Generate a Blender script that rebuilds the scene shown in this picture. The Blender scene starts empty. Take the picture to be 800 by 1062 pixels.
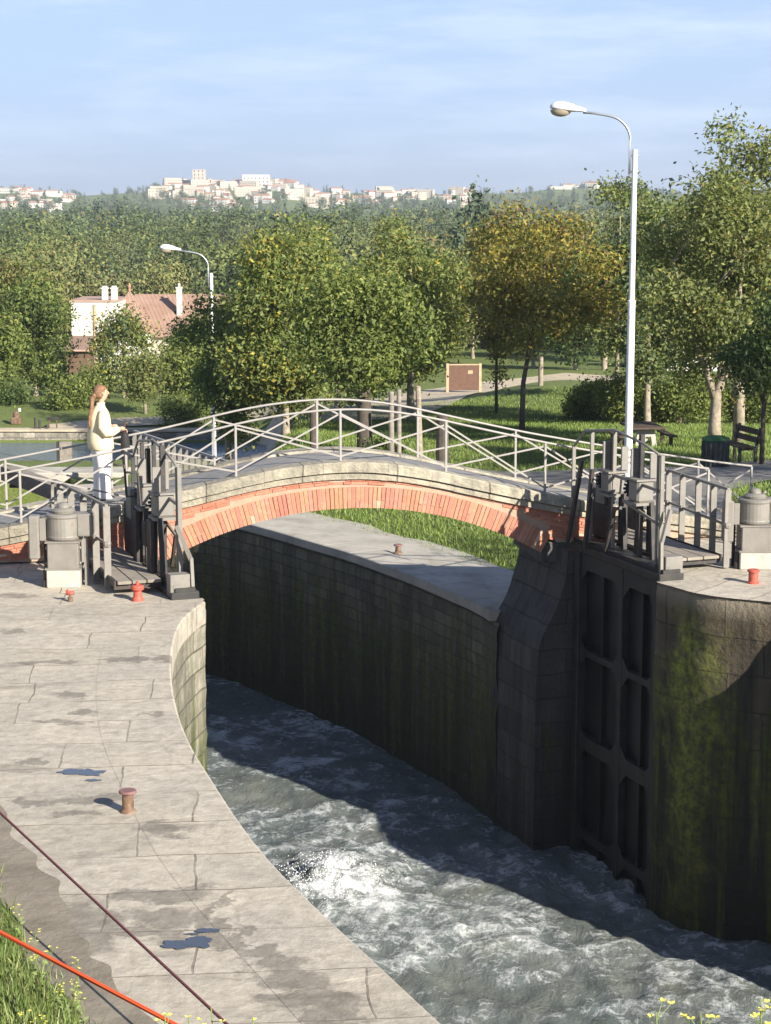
import bpy, math, random
import numpy as np
from mathutils import Vector, noise, Matrix

# ------------------------------------------------------------------ camera, light
SC = bpy.context.scene
COL = SC.collection
R = math.radians
F, HC, TH = 1900.0, 5.3, R(9.44)
cd = bpy.data.cameras.new('camera'); cam = bpy.data.objects.new('camera', cd); COL.objects.link(cam)
cam.location = (0, 0, HC); cam.rotation_euler = (R(90) - TH, 0, 0)
cd.sensor_fit = 'HORIZONTAL'; cd.sensor_width = 36; cd.lens = F / 800 * 36
cd.clip_start = 0.1; cd.clip_end = 9000
SC.camera = cam
SUN_EL, SUN_AZ = R(25), math.atan2(.665, -.747)
w = bpy.data.worlds.new('World'); SC.world = w; w.use_nodes = True
nt = w.node_tree; bg = nt.nodes['Background']
sky = nt.nodes.new('ShaderNodeTexSky'); sky.sky_type = 'NISHITA'; sky.sun_disc = False
sky.sun_elevation = SUN_EL; sky.sun_rotation = SUN_AZ
sky.air_density = 1.0; sky.dust_density = 0.3; sky.ozone_density = 2.5
hs = nt.nodes.new('ShaderNodeMix'); hs.data_type = 'RGBA'; hs.blend_type = 'MULTIPLY'; hs.inputs[0].default_value = 1.0
hs.inputs[7].default_value = (0.52, 0.66, 0.98, 1)
nt.links.new(sky.outputs[0], hs.inputs[6])
# thin wisps of cirrus
tc = nt.nodes.new('ShaderNodeTexCoord'); mp = nt.nodes.new('ShaderNodeMapping'); mp.inputs['Scale'].default_value = (5, 5, 34)
mp.inputs['Location'].default_value = (2.3, .4, 1.2)
cn = nt.nodes.new('ShaderNodeTexNoise'); cn.inputs['Scale'].default_value = 1.3; cn.inputs['Detail'].default_value = 7; cn.inputs['Roughness'].default_value = .62
cr = nt.nodes.new('ShaderNodeMapRange'); cr.inputs[1].default_value = .46; cr.inputs[2].default_value = .78; cr.inputs[4].default_value = .6
cx = nt.nodes.new('ShaderNodeMix'); cx.data_type = 'RGBA'; cx.inputs[7].default_value = (8.4, 9.5, 11.4, 1)
nt.links.new(tc.outputs['Generated'], mp.inputs[0]); nt.links.new(mp.outputs[0], cn.inputs['Vector'])
nt.links.new(cn.outputs[0], cr.inputs[0]); nt.links.new(cr.outputs[0], cx.inputs[0])
bs = nt.nodes.new('ShaderNodeMix'); bs.data_type = 'RGBA'; bs.inputs[7].default_value = (5.5, 7.1, 9.8, 1)
sxy = nt.nodes.new('ShaderNodeSeparateXYZ'); mrz = nt.nodes.new('ShaderNodeMapRange'); mrz.inputs[1].default_value = .10; mrz.inputs[2].default_value = .55; mrz.inputs[3].default_value = .66; mrz.inputs[4].default_value = 0.0
tcg = nt.nodes.new('ShaderNodeTexCoord'); nt.links.new(tcg.outputs['Generated'], sxy.inputs[0]); nt.links.new(sxy.outputs[2], mrz.inputs[0]); nt.links.new(mrz.outputs[0], bs.inputs[0])
nt.links.new(hs.outputs[2], bs.inputs[6]); nt.links.new(bs.outputs[2], cx.inputs[6]); nt.links.new(cx.outputs[2], bg.inputs[0])
bg.inputs[1].default_value = 0.055
sd = bpy.data.lights.new('sun', 'SUN'); sun = bpy.data.objects.new('sun', sd); COL.objects.link(sun)
sd.energy = 5.0; sd.angle = R(.5); sd.color = (1, .93, .82)
tov = Vector((math.sin(SUN_AZ) * math.cos(SUN_EL), math.cos(SUN_AZ) * math.cos(SUN_EL), math.sin(SUN_EL)))
sun.rotation_euler = tov.to_track_quat('Z', 'Y').to_euler(); sun.location = (40, -40, 60)
SC.view_settings.view_transform = 'Standard'; SC.view_settings.look = 'None'
SC.view_settings.exposure = 1.15; SC.view_settings.gamma = 1
SC.render.engine = 'CYCLES'
try:
    SC.cycles.max_bounces = 6; SC.cycles.volume_bounces = 0; SC.cycles.transparent_max_bounces = 8
except Exception: pass

# ------------------------------------------------------------------ helpers
_c, _s = math.cos(TH), math.sin(TH)
def ray(x, y):
    u = (x - 400) / F; v = (531 - y) / F
    return (u, _c + v * _s, -_s + v * _c)
def G(x, y, z):
    r = ray(x, y); t = (z - HC) / r[2]; return (r[0] * t, r[1] * t)
def GD(x, y, d):          # point at ground distance d (world y)
    r = ray(x, y); t = d / r[1]; return Vector((r[0] * t, d, HC + r[2] * t))

def tag(o, label=None, cat=None, group=None, kind=None):
    if label: o['label'] = label
    if cat: o['category'] = cat
    if group: o['group'] = group
    if kind: o['kind'] = kind
    return o
def empty(name, loc, rz=0):
    o = bpy.data.objects.new(name, None); COL.objects.link(o); o.location = loc; o.rotation_euler = (0, 0, rz)
    o.empty_display_size = .2; return o
def copy_tree(o, parent=None):
    c = o.copy(); COL.objects.link(c); c.parent = parent
    for ch in o.children: copy_tree(ch, c)
    return c

class MB:
    def __init__(s): s.v = []; s.f = []; s.uv = []; s.col = []; s.sm = []; s.mi = []; s.c = (1, 1, 1, 1); s.smooth = False; s.m = 0
    def vert(s, p): s.v.append(tuple(p)); s.col.append(s.c); return len(s.v) - 1
    def face(s, idx, uv=None):
        s.f.append(tuple(idx)); s.uv.append(uv); s.sm.append(s.smooth); s.mi.append(s.m)
    def quad(s, a, b, c, d, uv=None): s.face([s.vert(a), s.vert(b), s.vert(c), s.vert(d)], uv)
    def poly(s, pts, uv=None): s.face([s.vert(p) for p in pts], uv)
    def box(s, x0, x1, y0, y1, z0, z1, M=None, bev=0):
        if x0 > x1: x0, x1 = x1, x0
        if y0 > y1: y0, y1 = y1, y0
        if z0 > z1: z0, z1 = z1, z0
        b = min(bev, (x1-x0)*.3, (y1-y0)*.3, (z1-z0)*.3)
        if b <= 0:
            P = [(x0,y0,z0),(x1,y0,z0),(x1,y1,z0),(x0,y1,z0),(x0,y0,z1),(x1,y0,z1),(x1,y1,z1),(x0,y1,z1)]
            fs = [(0,3,2,1),(4,5,6,7),(0,1,5,4),(1,2,6,5),(2,3,7,6),(3,0,4,7)]
        else:   # chamfered top and vertical edges
            def ring(z, i): return [(x0+b+i,y0+i,z),(x1-b-i,y0+i,z),(x1-i,y0+b+i,z),(x1-i,y1-b-i,z),(x1-b-i,y1-i,z),(x0+b+i,y1-i,z),(x0+i,y1-b-i,z),(x0+i,y0+b+i,z)]
            P = ring(z0, b*.7) + ring(z0+b, 0) + ring(z1-b, 0) + ring(z1, b*.7)
            fs = [tuple(range(7,-1,-1)), tuple(range(24,32))]
            for k in range(3):
                for i in range(8):
                    j = (i+1) % 8; fs.append((k*8+i, k*8+j, k*8+8+j, k*8+8+i))
        if M is not None: P = [tuple(M @ Vector(p)) for p in P]
        n = [s.vert(p) for p in P]
        for f in fs: s.face([n[i] for i in f])
    def tube(s, pts, r, n=8, cap=True):
        pts = [Vector(p) for p in pts]; rs = r if isinstance(r, (list, tuple)) else [r]*len(pts)
        rings = []; up = None
        for i, p in enumerate(pts):
            t = (pts[min(i+1, len(pts)-1)] - pts[max(i-1, 0)]).normalized()
            if up is None:
                up = Vector((0,0,1)) if abs(t.z) < .9 else Vector((1,0,0))
            a = t.cross(up).normalized(); b = a.cross(t).normalized(); up = b
            rings.append([s.vert(p + a*rs[i]*math.cos(2*math.pi*k/n) + b*rs[i]*math.sin(2*math.pi*k/n)) for k in range(n)])
        sm = s.smooth; s.smooth = n > 5
        for i in range(len(rings)-1):
            for k in range(n):
                k2 = (k+1) % n; s.face((rings[i][k], rings[i][k2], rings[i+1][k2], rings[i+1][k]))
        s.smooth = sm
        if cap: s.face(rings[0][::-1]); s.face(rings[-1])
    def bar(s, p, q, wx, wy, side=(0,0,1)):   # rectangular bar from p to q
        p, q = Vector(p), Vector(q); t = (q-p).normalized(); sd_ = Vector(side)
        if abs(t.dot(sd_)) > .95: sd_ = Vector((1,0,0))
        a = t.cross(sd_).normalized(); b = a.cross(t).normalized()
        P = []
        for o in (p, q):
            for u, v in ((-1,-1),(1,-1),(1,1),(-1,1)): P.append(s.vert(o + a*wx/2*u + b*wy/2*v))
        for f in [(0,3,2,1),(4,5,6,7),(0,1,5,4),(1,2,6,5),(2,3,7,6),(3,0,4,7)]: s.face([P[i] for i in f])
    def lathe(s, prof, c=(0,0), n=20, sx=1, sy=1):
        rings = []
        for r_, z in prof: rings.append([s.vert((c[0]+sx*r_*math.cos(2*math.pi*k/n), c[1]+sy*r_*math.sin(2*math.pi*k/n), z)) for k in range(n)])
        sm = s.smooth; s.smooth = False
        for i in range(len(rings)-1):
            for k in range(n):
                k2 = (k+1) % n; s.face((rings[i][k], rings[i][k2], rings[i+1][k2], rings[i+1][k]))
        s.face(rings[0][::-1]); s.face(rings[-1]); s.smooth = sm
    def build(s, name, mats, parent=None, loc=None, recalc=False):
        me = bpy.data.meshes.new(name); me.from_pydata(s.v, [], s.f)
        if not isinstance(mats, (list, tuple)): mats = [mats]
        for m in mats: me.materials.append(m)
        if any(u is not None for u in s.uv):
            ul = me.uv_layers.new(name='UVMap'); k = 0
            for f, u in zip(s.f, s.uv):
                for j in range(len(f)):
                    ul.data[k].uv = u[j] if u else (0, 0); k += 1
        ca = me.color_attributes.new('Col', 'FLOAT_COLOR', 'POINT')
        ca.data.foreach_set('color', np.array(s.col, dtype=np.float32).ravel())
        me.polygons.foreach_set('use_smooth', s.sm); me.polygons.foreach_set('material_index', s.mi)
        me.update()
        o = bpy.data.objects.new(name, me); COL.objects.link(o)
        if parent is not None: o.parent = parent
        if loc: o.location = loc
        return o

def raw_mesh(name, V, Fq, mat_, C=None, smooth=False, UV=None):
    me = bpy.data.meshes.new(name); n = len(V); m = len(Fq)
    me.vertices.add(n); me.vertices.foreach_set('co', np.asarray(V, dtype=np.float32).ravel())
    k = Fq.shape[1]
    me.loops.add(m*k); me.loops.foreach_set('vertex_index', np.asarray(Fq, dtype=np.int32).ravel())
    me.polygons.add(m); me.polygons.foreach_set('loop_start', np.arange(0, m*k, k, dtype=np.int32))
    me.polygons.foreach_set('use_smooth', np.full(m, smooth))
    if C is not None:
        ca = me.color_attributes.new('Col', 'FLOAT_COLOR', 'POINT'); ca.data.foreach_set('color', np.asarray(C, dtype=np.float32).ravel())
    me.update(calc_edges=True); me.validate()
    for q in (mat_ if isinstance(mat_, (list, tuple)) else [mat_]): me.materials.append(q)
    return me
def link(name, me, parent=None):
    o = bpy.data.objects.new(name, me); COL.objects.link(o)
    if parent is not None: o.parent = parent
    return o

# ------------------------------------------------------------------ materials
class NB:
    def __init__(s, name):
        s.m = bpy.data.materials.new(name); s.m.use_nodes = True; s.t = s.m.node_tree
        s.b = s.t.nodes['Principled BSDF']; s.b.inputs['Roughness'].default_value = .8
    def n(s, typ, **kw):
        x = s.t.nodes.new(typ)
        for k, v in kw.items():
            if k.startswith('i_'):
                x.inputs[int(k[2:]) if k[2:].isdigit() else k[2:].replace('_', ' ')].default_value = v
            else: setattr(x, k, v)
        return x
    def l(s, a, b): s.t.links.new(a, b)
    def coord(s, kind='Object', scale=(1,1,1), loc=(0,0,0)):
        c = s.n('ShaderNodeTexCoord'); m = s.n('ShaderNodeMapping'); m.inputs['Scale'].default_value = scale; m.inputs['Location'].default_value = loc
        if kind == 'World':
            g = s.n('ShaderNodeNewGeometry'); s.l(g.outputs['Position'], m.inputs[0])
        else: s.l(c.outputs[kind], m.inputs[0])
        return m.outputs[0]
    def noise(s, vec, sc, det=5, ro=.6, dist=0):
        x = s.n('ShaderNodeTexNoise'); x.inputs['Scale'].default_value = sc; x.inputs['Detail'].default_value = det
        x.inputs['Roughness'].default_value = ro; x.inputs['Distortion'].default_value = dist; s.l(vec, x.inputs['Vector']); return x.outputs[0]
    def rng(s, v, a, b, c=0., d=1.):
        x = s.n('ShaderNodeMapRange'); x.inputs[1].default_value = a; x.inputs[2].default_value = b; x.inputs[3].default_value = c; x.inputs[4].default_value = d
        s.l(v, x.inputs[0]); return x.outputs[0]
    def math(s, op, a, b=None):
        x = s.n('ShaderNodeMath', operation=op)
        for i, q in enumerate((a, b)):
            if q is None: continue
            if isinstance(q, (int, float)): x.inputs[i].default_value = q
            else: s.l(q, x.inputs[i])
        return x.outputs[0]
    def mix(s, f, a, b, mode='MIX'):
        x = s.n('ShaderNodeMix', data_type='RGBA', blend_type=mode)
        for i, q in ((0, f), (6, a), (7, b)):
            if isinstance(q, (int, float)): x.inputs[i].default_value = q
            elif isinstance(q, tuple): x.inputs[i].default_value = (*q[:3], 1)
            else: s.l(q, x.inputs[i])
        return x.outputs[2]
    def bump(s, h, st, dist=.02):
        x = s.n('ShaderNodeBump'); x.inputs['Strength'].default_value = st; x.inputs['Distance'].default_value = dist
        s.l(h, x.inputs['Height']); s.l(x.outputs[0], s.b.inputs['Normal']); return x
    def color(s, c): s.l(c, s.b.inputs['Base Color'])
    def rough(s, c):
        if isinstance(c, (int, float)): s.b.inputs['Roughness'].default_value = c
        else: s.l(c, s.b.inputs['Roughness'])
    def sepz(s, axis=2):
        g = s.n('ShaderNodeNewGeometry'); x = s.n('ShaderNodeSeparateXYZ'); s.l(g.outputs['Position'], x.inputs[0]); return x.outputs[axis]
    def attr(s, name='Col'): return s.n('ShaderNodeAttribute', attribute_name=name).outputs['Color']

def simple(name, col, rough=.7, var=.25, sc=6, metal=0, bump=.0, dirt=None, dsc=3, dthr=(.5,.7)):
    q = NB(name); v = q.coord('World'); n = q.noise(v, sc, 5)
    c = q.mix(q.rng(n, .3, .7), tuple(x*(1-var) for x in col), tuple(min(1, x*(1+var)) for x in col))
    if dirt: c = q.mix(q.rng(q.noise(v, dsc, 6, .65), dthr[0], dthr[1], 0, .85), c, dirt)
    q.color(c); q.rough(rough); q.b.inputs['Metallic'].default_value = metal
    if bump: q.bump(q.noise(v, sc*4, 5), bump, .01)
    return q.m

def stone_wall(name, base, moss_amt=.5, dark=1.0, moss=(.055, .075, .018), zdry=0, bw=.62, bh=.31, stain=.5, sunlit_moss=None):
    q = NB(name); uv = q.coord('UV'); w3 = q.coord('World')
    wn = q.n('ShaderNodeTexNoise', i_Scale=2.3); q.l(w3, wn.inputs['Vector'])
    add = q.n('ShaderNodeMixRGB', blend_type='ADD'); add.inputs[0].default_value = .06; q.l(uv, add.inputs[1]); q.l(wn.outputs[1], add.inputs[2])
    br = q.n('ShaderNodeTexBrick'); br.inputs['Scale'].default_value = 1; br.inputs['Brick Width'].default_value = bw; br.inputs['Row Height'].default_value = bh
    br.inputs['Mortar Size'].default_value = .014; br.inputs['Mortar Smooth'].default_value = .5; br.offset_frequency = 2; br.squash_frequency = 3; br.squash = 1.35
    b1 = tuple(x*1.15*dark for x in base); b2 = tuple(x*.72*dark for x in base)
    br.inputs['Color1'].default_value = (*b1, 1); br.inputs['Color2'].default_value = (*b2, 1); br.inputs['Mortar'].default_value = (*tuple(x*.55*dark for x in base), 1)
    q.l(add.outputs[0], br.inputs['Vector'])
    n1 = q.noise(w3, 2.2, 8, .68); n2 = q.noise(w3, 9, 6, .7)
    c = q.mix(.55, br.outputs[0], q.mix(q.rng(n1, .3, .7), (.35, .35, .35), (1.25, 1.2, 1.1)), 'MULTIPLY')
    c = q.mix(.6, c, q.mix(q.rng(n2, .3, .7), (.45, .45, .45), (1.3, 1.3, 1.3)), 'MULTIPLY')
    # vertical streaks + moss
    st = q.noise(q.coord('World', (2.6, 2.6, .22)), 1.6, 6, .6)
    ms = q.math('ADD', q.rng(st, .38, .62, -.35, .35), q.rng(n2, .3, .7, -.3, .3))
    zz = q.rng(q.sepz(), zdry, zdry-2.2, -.8, .35)
    mf = q.rng(q.math('ADD', q.math('ADD', ms, zz), moss_amt-.5), -.1, .45)
    c = q.mix(mf, c, q.mix(q.rng(n2, .35, .65), tuple(x*.35 for x in moss), tuple(x*1.5 for x in moss)))
    dk = q.rng(q.math('ADD', q.noise(q.coord('World', (3.4, 3.4, .16), (5, 3, 0)), 1.3, 5, .6), q.rng(q.sepz(), zdry-.3, -5, 0, .22)), .5, .72, 0, stain)
    c = q.mix(dk, c, tuple(x*.14 for x in base))
    if sunlit_moss:  # moss band brightened where the sun strikes, sunlight painted into its colour
        px0, px1, pc = sunlit_moss
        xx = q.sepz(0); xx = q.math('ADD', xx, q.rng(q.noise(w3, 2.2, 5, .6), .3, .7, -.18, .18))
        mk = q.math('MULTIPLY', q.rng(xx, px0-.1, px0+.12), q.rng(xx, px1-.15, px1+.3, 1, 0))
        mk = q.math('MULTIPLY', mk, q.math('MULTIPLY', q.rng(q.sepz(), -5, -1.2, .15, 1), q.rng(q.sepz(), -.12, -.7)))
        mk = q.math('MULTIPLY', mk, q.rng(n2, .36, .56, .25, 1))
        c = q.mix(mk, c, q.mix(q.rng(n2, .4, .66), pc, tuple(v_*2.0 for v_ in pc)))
        c = q.mix(q.rng(q.sepz(), -.32, -.08, 0, .55), c, (.34, .29, .21))  # top rim painted paler to look sunlit
    q.color(c); q.rough(q.rng(n2, .3, .7, .6, .95))
    h = q.math('ADD', q.math('MULTIPLY', br.outputs[1], -.9), q.math('ADD', q.math('MULTIPLY', n1, 1.2), q.math('MULTIPLY', n2, .9)))
    q.bump(h, .9, .05)
    return q.m

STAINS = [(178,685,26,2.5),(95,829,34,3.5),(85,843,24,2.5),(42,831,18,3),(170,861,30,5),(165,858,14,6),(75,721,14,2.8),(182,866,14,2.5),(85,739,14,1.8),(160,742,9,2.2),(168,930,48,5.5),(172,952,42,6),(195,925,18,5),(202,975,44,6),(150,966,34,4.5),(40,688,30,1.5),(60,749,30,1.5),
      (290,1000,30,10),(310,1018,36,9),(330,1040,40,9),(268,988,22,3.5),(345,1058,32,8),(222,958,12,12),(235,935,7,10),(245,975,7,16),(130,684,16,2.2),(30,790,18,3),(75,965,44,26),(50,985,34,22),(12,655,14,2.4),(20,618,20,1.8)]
def pavement_mat():
    q = NB('quay_paving'); w3 = q.coord('World'); uv = q.coord('UV')
    wn = q.n('ShaderNodeTexNoise', i_Scale=.8); wn.inputs['Detail'].default_value = 3; q.l(w3, wn.inputs['Vector'])
    add = q.n('ShaderNodeMixRGB', blend_type='ADD'); add.inputs[0].default_value = .22; q.l(uv, add.inputs[1]); q.l(wn.outputs[1], add.inputs[2])
    br = q.n('ShaderNodeTexBrick'); br.inputs['Scale'].default_value = 1; br.inputs['Brick Width'].default_value = 1.9; br.inputs['Row Height'].default_value = .82
    br.inputs['Mortar Size'].default_value = .011; br.inputs['Mortar Smooth'].default_value = .3; br.squash = .7; br.squash_frequency = 3; br.offset = .37
    br.inputs['Color1'].default_value = (.50, .455, .375, 1); br.inputs['Color2'].default_value = (.44, .40, .325, 1); br.inputs['Mortar'].default_value = (.38, .34, .275, 1)
    q.l(add.outputs[0], br.inputs['Vector'])
    n1 = q.noise(w3, .9, 8, .65); n2 = q.noise(w3, 7, 8, .72); n3 = q.noise(w3, 45, 4, .6)
    # open joints only here and there
    jm = q.rng(q.noise(w3, .9, 4, .6), .40, .60)
    c = br.outputs[0]
    c = q.mix(q.math('MULTIPLY', q.math('MULTIPLY', br.outputs[1], jm), .75), c, (.13, .11, .085))
    c = q.mix(.7, c, q.mix(q.rng(n1, .3, .7), (.72, .72, .74), (1.12, 1.1, 1.06)), 'MULTIPLY')
    c = q.mix(.75, c, q.mix(q.rng(n2, .32, .68), (.62, .60, .57), (1.22, 1.21, 1.18)), 'MULTIPLY')
    n4 = q.noise(q.coord('World', (1, 2.2, 1), (7, 2, 0)), 2.4, 8, .7, .4); c = q.mix(q.rng(n4, .52, .70, 0, .5), c, (.50, .455, .37)); c = q.mix(q.rng(n4, .44, .30, 0, .45), c, (.25, .215, .165))
    c = q.mix(q.rng(n3, .62, .72, 0, .5), c, (.15, .135, .11))
    # long damp stains
    vd = q.coord('World', (1.0, 2.9, 1), (0, 0, 0)); s1 = q.noise(vd, .62, 7, .63, .3)
    c = q.mix(q.rng(s1, .60, .64, 0, .45), c, (.17, .145, .115))
    wo = q.n('ShaderNodeTexNoise', i_Scale=2.6); wo.inputs['Detail'].default_value = 6; wo.inputs['Roughness'].default_value = .68; q.l(w3, wo.inputs['Vector'])
    vs = q.n('ShaderNodeVectorMath', operation='SUBTRACT'); q.l(wo.outputs[1], vs.inputs[0]); vs.inputs[1].default_value = (.5, .5, .5)
    vm = q.n('ShaderNodeVectorMath', operation='MULTIPLY'); q.l(vs.outputs[0], vm.inputs[0]); vm.inputs[1].default_value = (1.0, .75, 0)
    va = q.n('ShaderNodeVectorMath', operation='ADD'); q.l(w3, va.inputs[0]); q.l(vm.outputs[0], va.inputs[1])
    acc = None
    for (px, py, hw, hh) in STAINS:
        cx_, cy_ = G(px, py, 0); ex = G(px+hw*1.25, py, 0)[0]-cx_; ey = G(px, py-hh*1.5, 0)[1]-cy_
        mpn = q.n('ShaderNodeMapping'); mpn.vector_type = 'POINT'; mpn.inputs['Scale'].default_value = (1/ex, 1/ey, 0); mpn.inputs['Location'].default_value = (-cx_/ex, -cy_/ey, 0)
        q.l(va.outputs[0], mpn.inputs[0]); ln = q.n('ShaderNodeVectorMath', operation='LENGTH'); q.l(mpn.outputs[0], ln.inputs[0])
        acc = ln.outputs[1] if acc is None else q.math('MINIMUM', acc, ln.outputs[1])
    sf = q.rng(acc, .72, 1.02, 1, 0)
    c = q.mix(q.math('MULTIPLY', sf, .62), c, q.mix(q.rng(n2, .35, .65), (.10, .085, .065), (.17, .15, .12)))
    # fine cracks
    vo = q.n('ShaderNodeTexVoronoi', feature='DISTANCE_TO_EDGE'); vo.inputs['Scale'].default_value = .55
    a2 = q.n('ShaderNodeMixRGB', blend_type='ADD'); a2.inputs[0].default_value = .6; q.l(w3, a2.inputs[1]); 
    wn2 = q.n('ShaderNodeTexNoise', i_Scale=1.6); wn2.inputs['Detail'].default_value = 6; q.l(w3, wn2.inputs['Vector']); q.l(wn2.outputs[1], a2.inputs[2]); q.l(a2.outputs[0], vo.inputs['Vector'])
    ck = q.math('MULTIPLY', q.rng(vo.outputs[0], .004, .014, 1, 0), q.rng(q.noise(w3, .7, 2), .5, .6))
    c = q.mix(q.math('MULTIPLY', ck, .22), c, (.13, .115, .09))
    q.color(c); q.rough(.85)
    q.bump(q.math('ADD', q.math('MULTIPLY', q.math('MULTIPLY', br.outputs[1], jm), -.6), q.math('ADD', n2, q.math('MULTIPLY', n1, 2))), .5, .03)
    return q.m

def leafmat(name, trans=.35, sat=1.0):
    q = NB(name); c = q.attr(); q.b.inputs['Roughness'].default_value = .55
    q.b.inputs['Specular IOR Level'].default_value = .3
    q.color(c)
    tr = q.n('ShaderNodeBsdfTranslucent'); q.l(q.mix(.9, c, (1.25, 1.35, .6), 'MULTIPLY'), tr.inputs[0])
    mx = q.n('ShaderNodeMixShader'); mx.inputs[0].default_value = trans
    out = q.t.nodes['Material Output']; q.l(q.b.outputs[0], mx.inputs[1]); q.l(tr.outputs[0], mx.inputs[2]); q.l(mx.outputs[0], out.inputs[0])
    return q.m

M = {}
M['pave'] = pavement_mat()
M['wall_left'] = stone_wall('lock_stone_green', (.33, .31, .24), .62, 1.0, (.085, .105, .028), zdry=-.1, stain=.35, bw=.62, bh=.30)
M['wall_right'] = stone_wall('lock_stone_mossy', (.125, .098, .06), .60, 1.0, (.09, .11, .018), zdry=.0, stain=.95, bw=1.1, bh=.52, sunlit_moss=(4.12, 4.40, (.15, .16, .025)))
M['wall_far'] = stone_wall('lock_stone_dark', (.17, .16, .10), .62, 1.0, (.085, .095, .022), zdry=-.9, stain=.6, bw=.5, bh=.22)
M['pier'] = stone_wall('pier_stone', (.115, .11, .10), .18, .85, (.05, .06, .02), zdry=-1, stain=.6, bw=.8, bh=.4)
M['bank'] = stone_wall('bank_stone', (.36, .33, .27), .15, 1, zdry=-3, stain=.2, bw=.5, bh=.25)
M['coping_b'] = stone_wall('bridge_coping_stone', (.40, .365, .285), .05, 1.0, (.10, .095, .05), zdry=-4, stain=.35, bw=1.1, bh=2.0)
M['far_path'] = simple('far_path_stone', (.40, .37, .31), .9, .2, 3, bump=.3, dirt=(.2, .18, .14), dsc=1.5)
M['asphalt'] = simple('asphalt_path', (.20, .185, .165), .9, .18, 5, bump=.3, dirt=(.28, .26, .22), dsc=.7)
M['sand'] = simple('sandy_path', (.46, .385, .27), .95, .18, 3, bump=.2, dirt=(.25, .22, .15), dsc=.5)
M['deck'] = simple('bridge_deck_asphalt', (.21, .205, .195), .9, .2, 6, bump=.3)
M['grey'] = simple('grey_gate_paint', (.205, .19, .165), .55, .15, 5, bump=.15, dirt=(.14, .10, .07), dsc=5, dthr=(.58, .75))
M['iron'] = simple('dark_iron', (.035, .033, .032), .6, .4, 6, bump=.2, dirt=(.07, .04, .025), dsc=6)
M['gateskin'] = simple('wet_gate_plate', (.014, .014, .013), .5, .45, 2, bump=.4, dirt=(.022, .018, .013), dsc=1.5)
M['gaterib'] = simple('gate_rib_steel', (.026, .026, .025), .55, .35, 4, bump=.3, dirt=(.05, .04, .025), dsc=3)
M['rail'] = simple('rail_paint', (.30, .28, .255), .5, .1, 8, dirt=(.34, .28, .22), dsc=9, dthr=(.55, .75))
M['plank'] = simple('weathered_plank', (.24, .21, .17), .9, .25, 4, bump=.4)
M['oldwood'] = simple('old_wood_post', (.23, .20, .165), .9, .3, 7, bump=.4)
M['red'] = simple('red_bollard_paint', (.50, .085, .055), .6, .25, 14, dirt=(.20, .09, .06), dsc=16, dthr=(.48, .6), bump=.3)
M['rust'] = simple('rusty_bollard_iron', (.17, .10, .065), .6, .4, 14, metal=.2, bump=.4, dirt=(.30, .24, .16), dsc=9)
M['rustcap'] = simple('worn_cap_iron', (.22, .11, .10), .55, .25, 12)
M['white'] = simple('white_post_paint', (.76, .76, .75), .45, .08, 5, dirt=(.45, .43, .38), dsc=4, dthr=(.58, .72))
M['steel'] = simple('galvanised_steel', (.42, .44, .45), .4, .1, 8, metal=.6)
M['lampshell'] = simple('lamp_shell', (.74, .72, .70), .4, .08, 8)
q = NB('lamp_lens'); q.b.inputs['Base Color'].default_value = (.35, .30, .22, 1); q.rough(.2); M['lens'] = q.m
def ropemat(name, c1, c2, sc):
    q = NB(name); wv = q.n('ShaderNodeTexWave'); wv.inputs['Scale'].default_value = sc; wv.bands_direction = 'DIAGONAL'; q.l(q.coord('World'), wv.inputs[0]); q.color(q.mix(wv.outputs[1], c1, c2)); q.rough(.8); q.bump(wv.outputs[1], .8, .004); return q.m
M['ropeor'] = simple('orange_rope', (.85, .10, .02), .7, .15, 60, bump=.6)
M['ropered'] = simple('dark_red_rope', (.19, .055, .06), .8, .2, 60, bump=.6)
M['cream'] = simple('cream_jacket_cloth', (.78, .66, .42), .9, .08, 12, bump=.2)
M['whitecloth'] = simple('white_trouser_cloth', (.82, .78, .72), .9, .05, 12)
M['skin'] = simple('skin', (.50, .30, .20), .6, .1, 10)
M['hair'] = simple('auburn_hair', (.20, .10, .05), .6, .5, 45, dirt=(.38,.24,.13), dsc=20, bump=.8)
M['blackcloth'] = simple('black_cloth', (.02, .018, .018), .8, .3, 12)
M['board'] = simple('brown_board', (.12, .06, .038), .7, .2, 5)
M['boardpost'] = simple('board_post_wood', (.42, .31, .19), .85, .2, 6)
M['bin'] = simple('dark_bin', (.035, .04, .035), .6, .3, 6)
M['binlid'] = simple('green_bin_lid', (.02, .10, .035), .5, .2, 6)
M['concrete'] = simple('concrete', (.40, .38, .33), .9, .15, 6, bump=.2)
M['benchwood'] = simple('dark_bench_wood', (.07, .045, .03), .8, .3, 6)
M['bark'] = simple('pale_bark', (.30, .25, .185), .9, .3, 9, bump=.6, dirt=(.12, .10, .07), dsc=6)
M['darkbark'] = simple('dark_bark', (.075, .06, .045), .9, .3, 9, bump=.6)
M['ropeor'] = ropemat('orange_rope_twist', (.62, .06, .015), (.90, .13, .03), 22); M['ropered'] = ropemat('red_rope_twist', (.11, .035, .04), (.26, .08, .085), 30)
M['leaf'] = leafmat('leaves')
def farleaf():
    q = NB('distant_leaves'); oi = q.n('ShaderNodeObjectInfo'); r_ = oi.outputs['Random']
    c = q.mix(1.0, q.attr(), q.mix(r_, (.52, .64, .72), (1.30, 1.22, 1.05)), 'MULTIPLY'); q.color(c); q.b.inputs['Roughness'].default_value = .7; return q.m
M['farleaf'] = farleaf(); q = NB('far_wood_leaves'); q.color(q.attr()); q.b.inputs['Roughness'].default_value = .7; M['woodleaf'] = q.m
M['hwhite'] = simple('white_render', (.60, .57, .51), .9, .05, .5)
M['hcream'] = simple('cream_render', (.50, .44, .35), .9, .05, .5)
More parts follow.
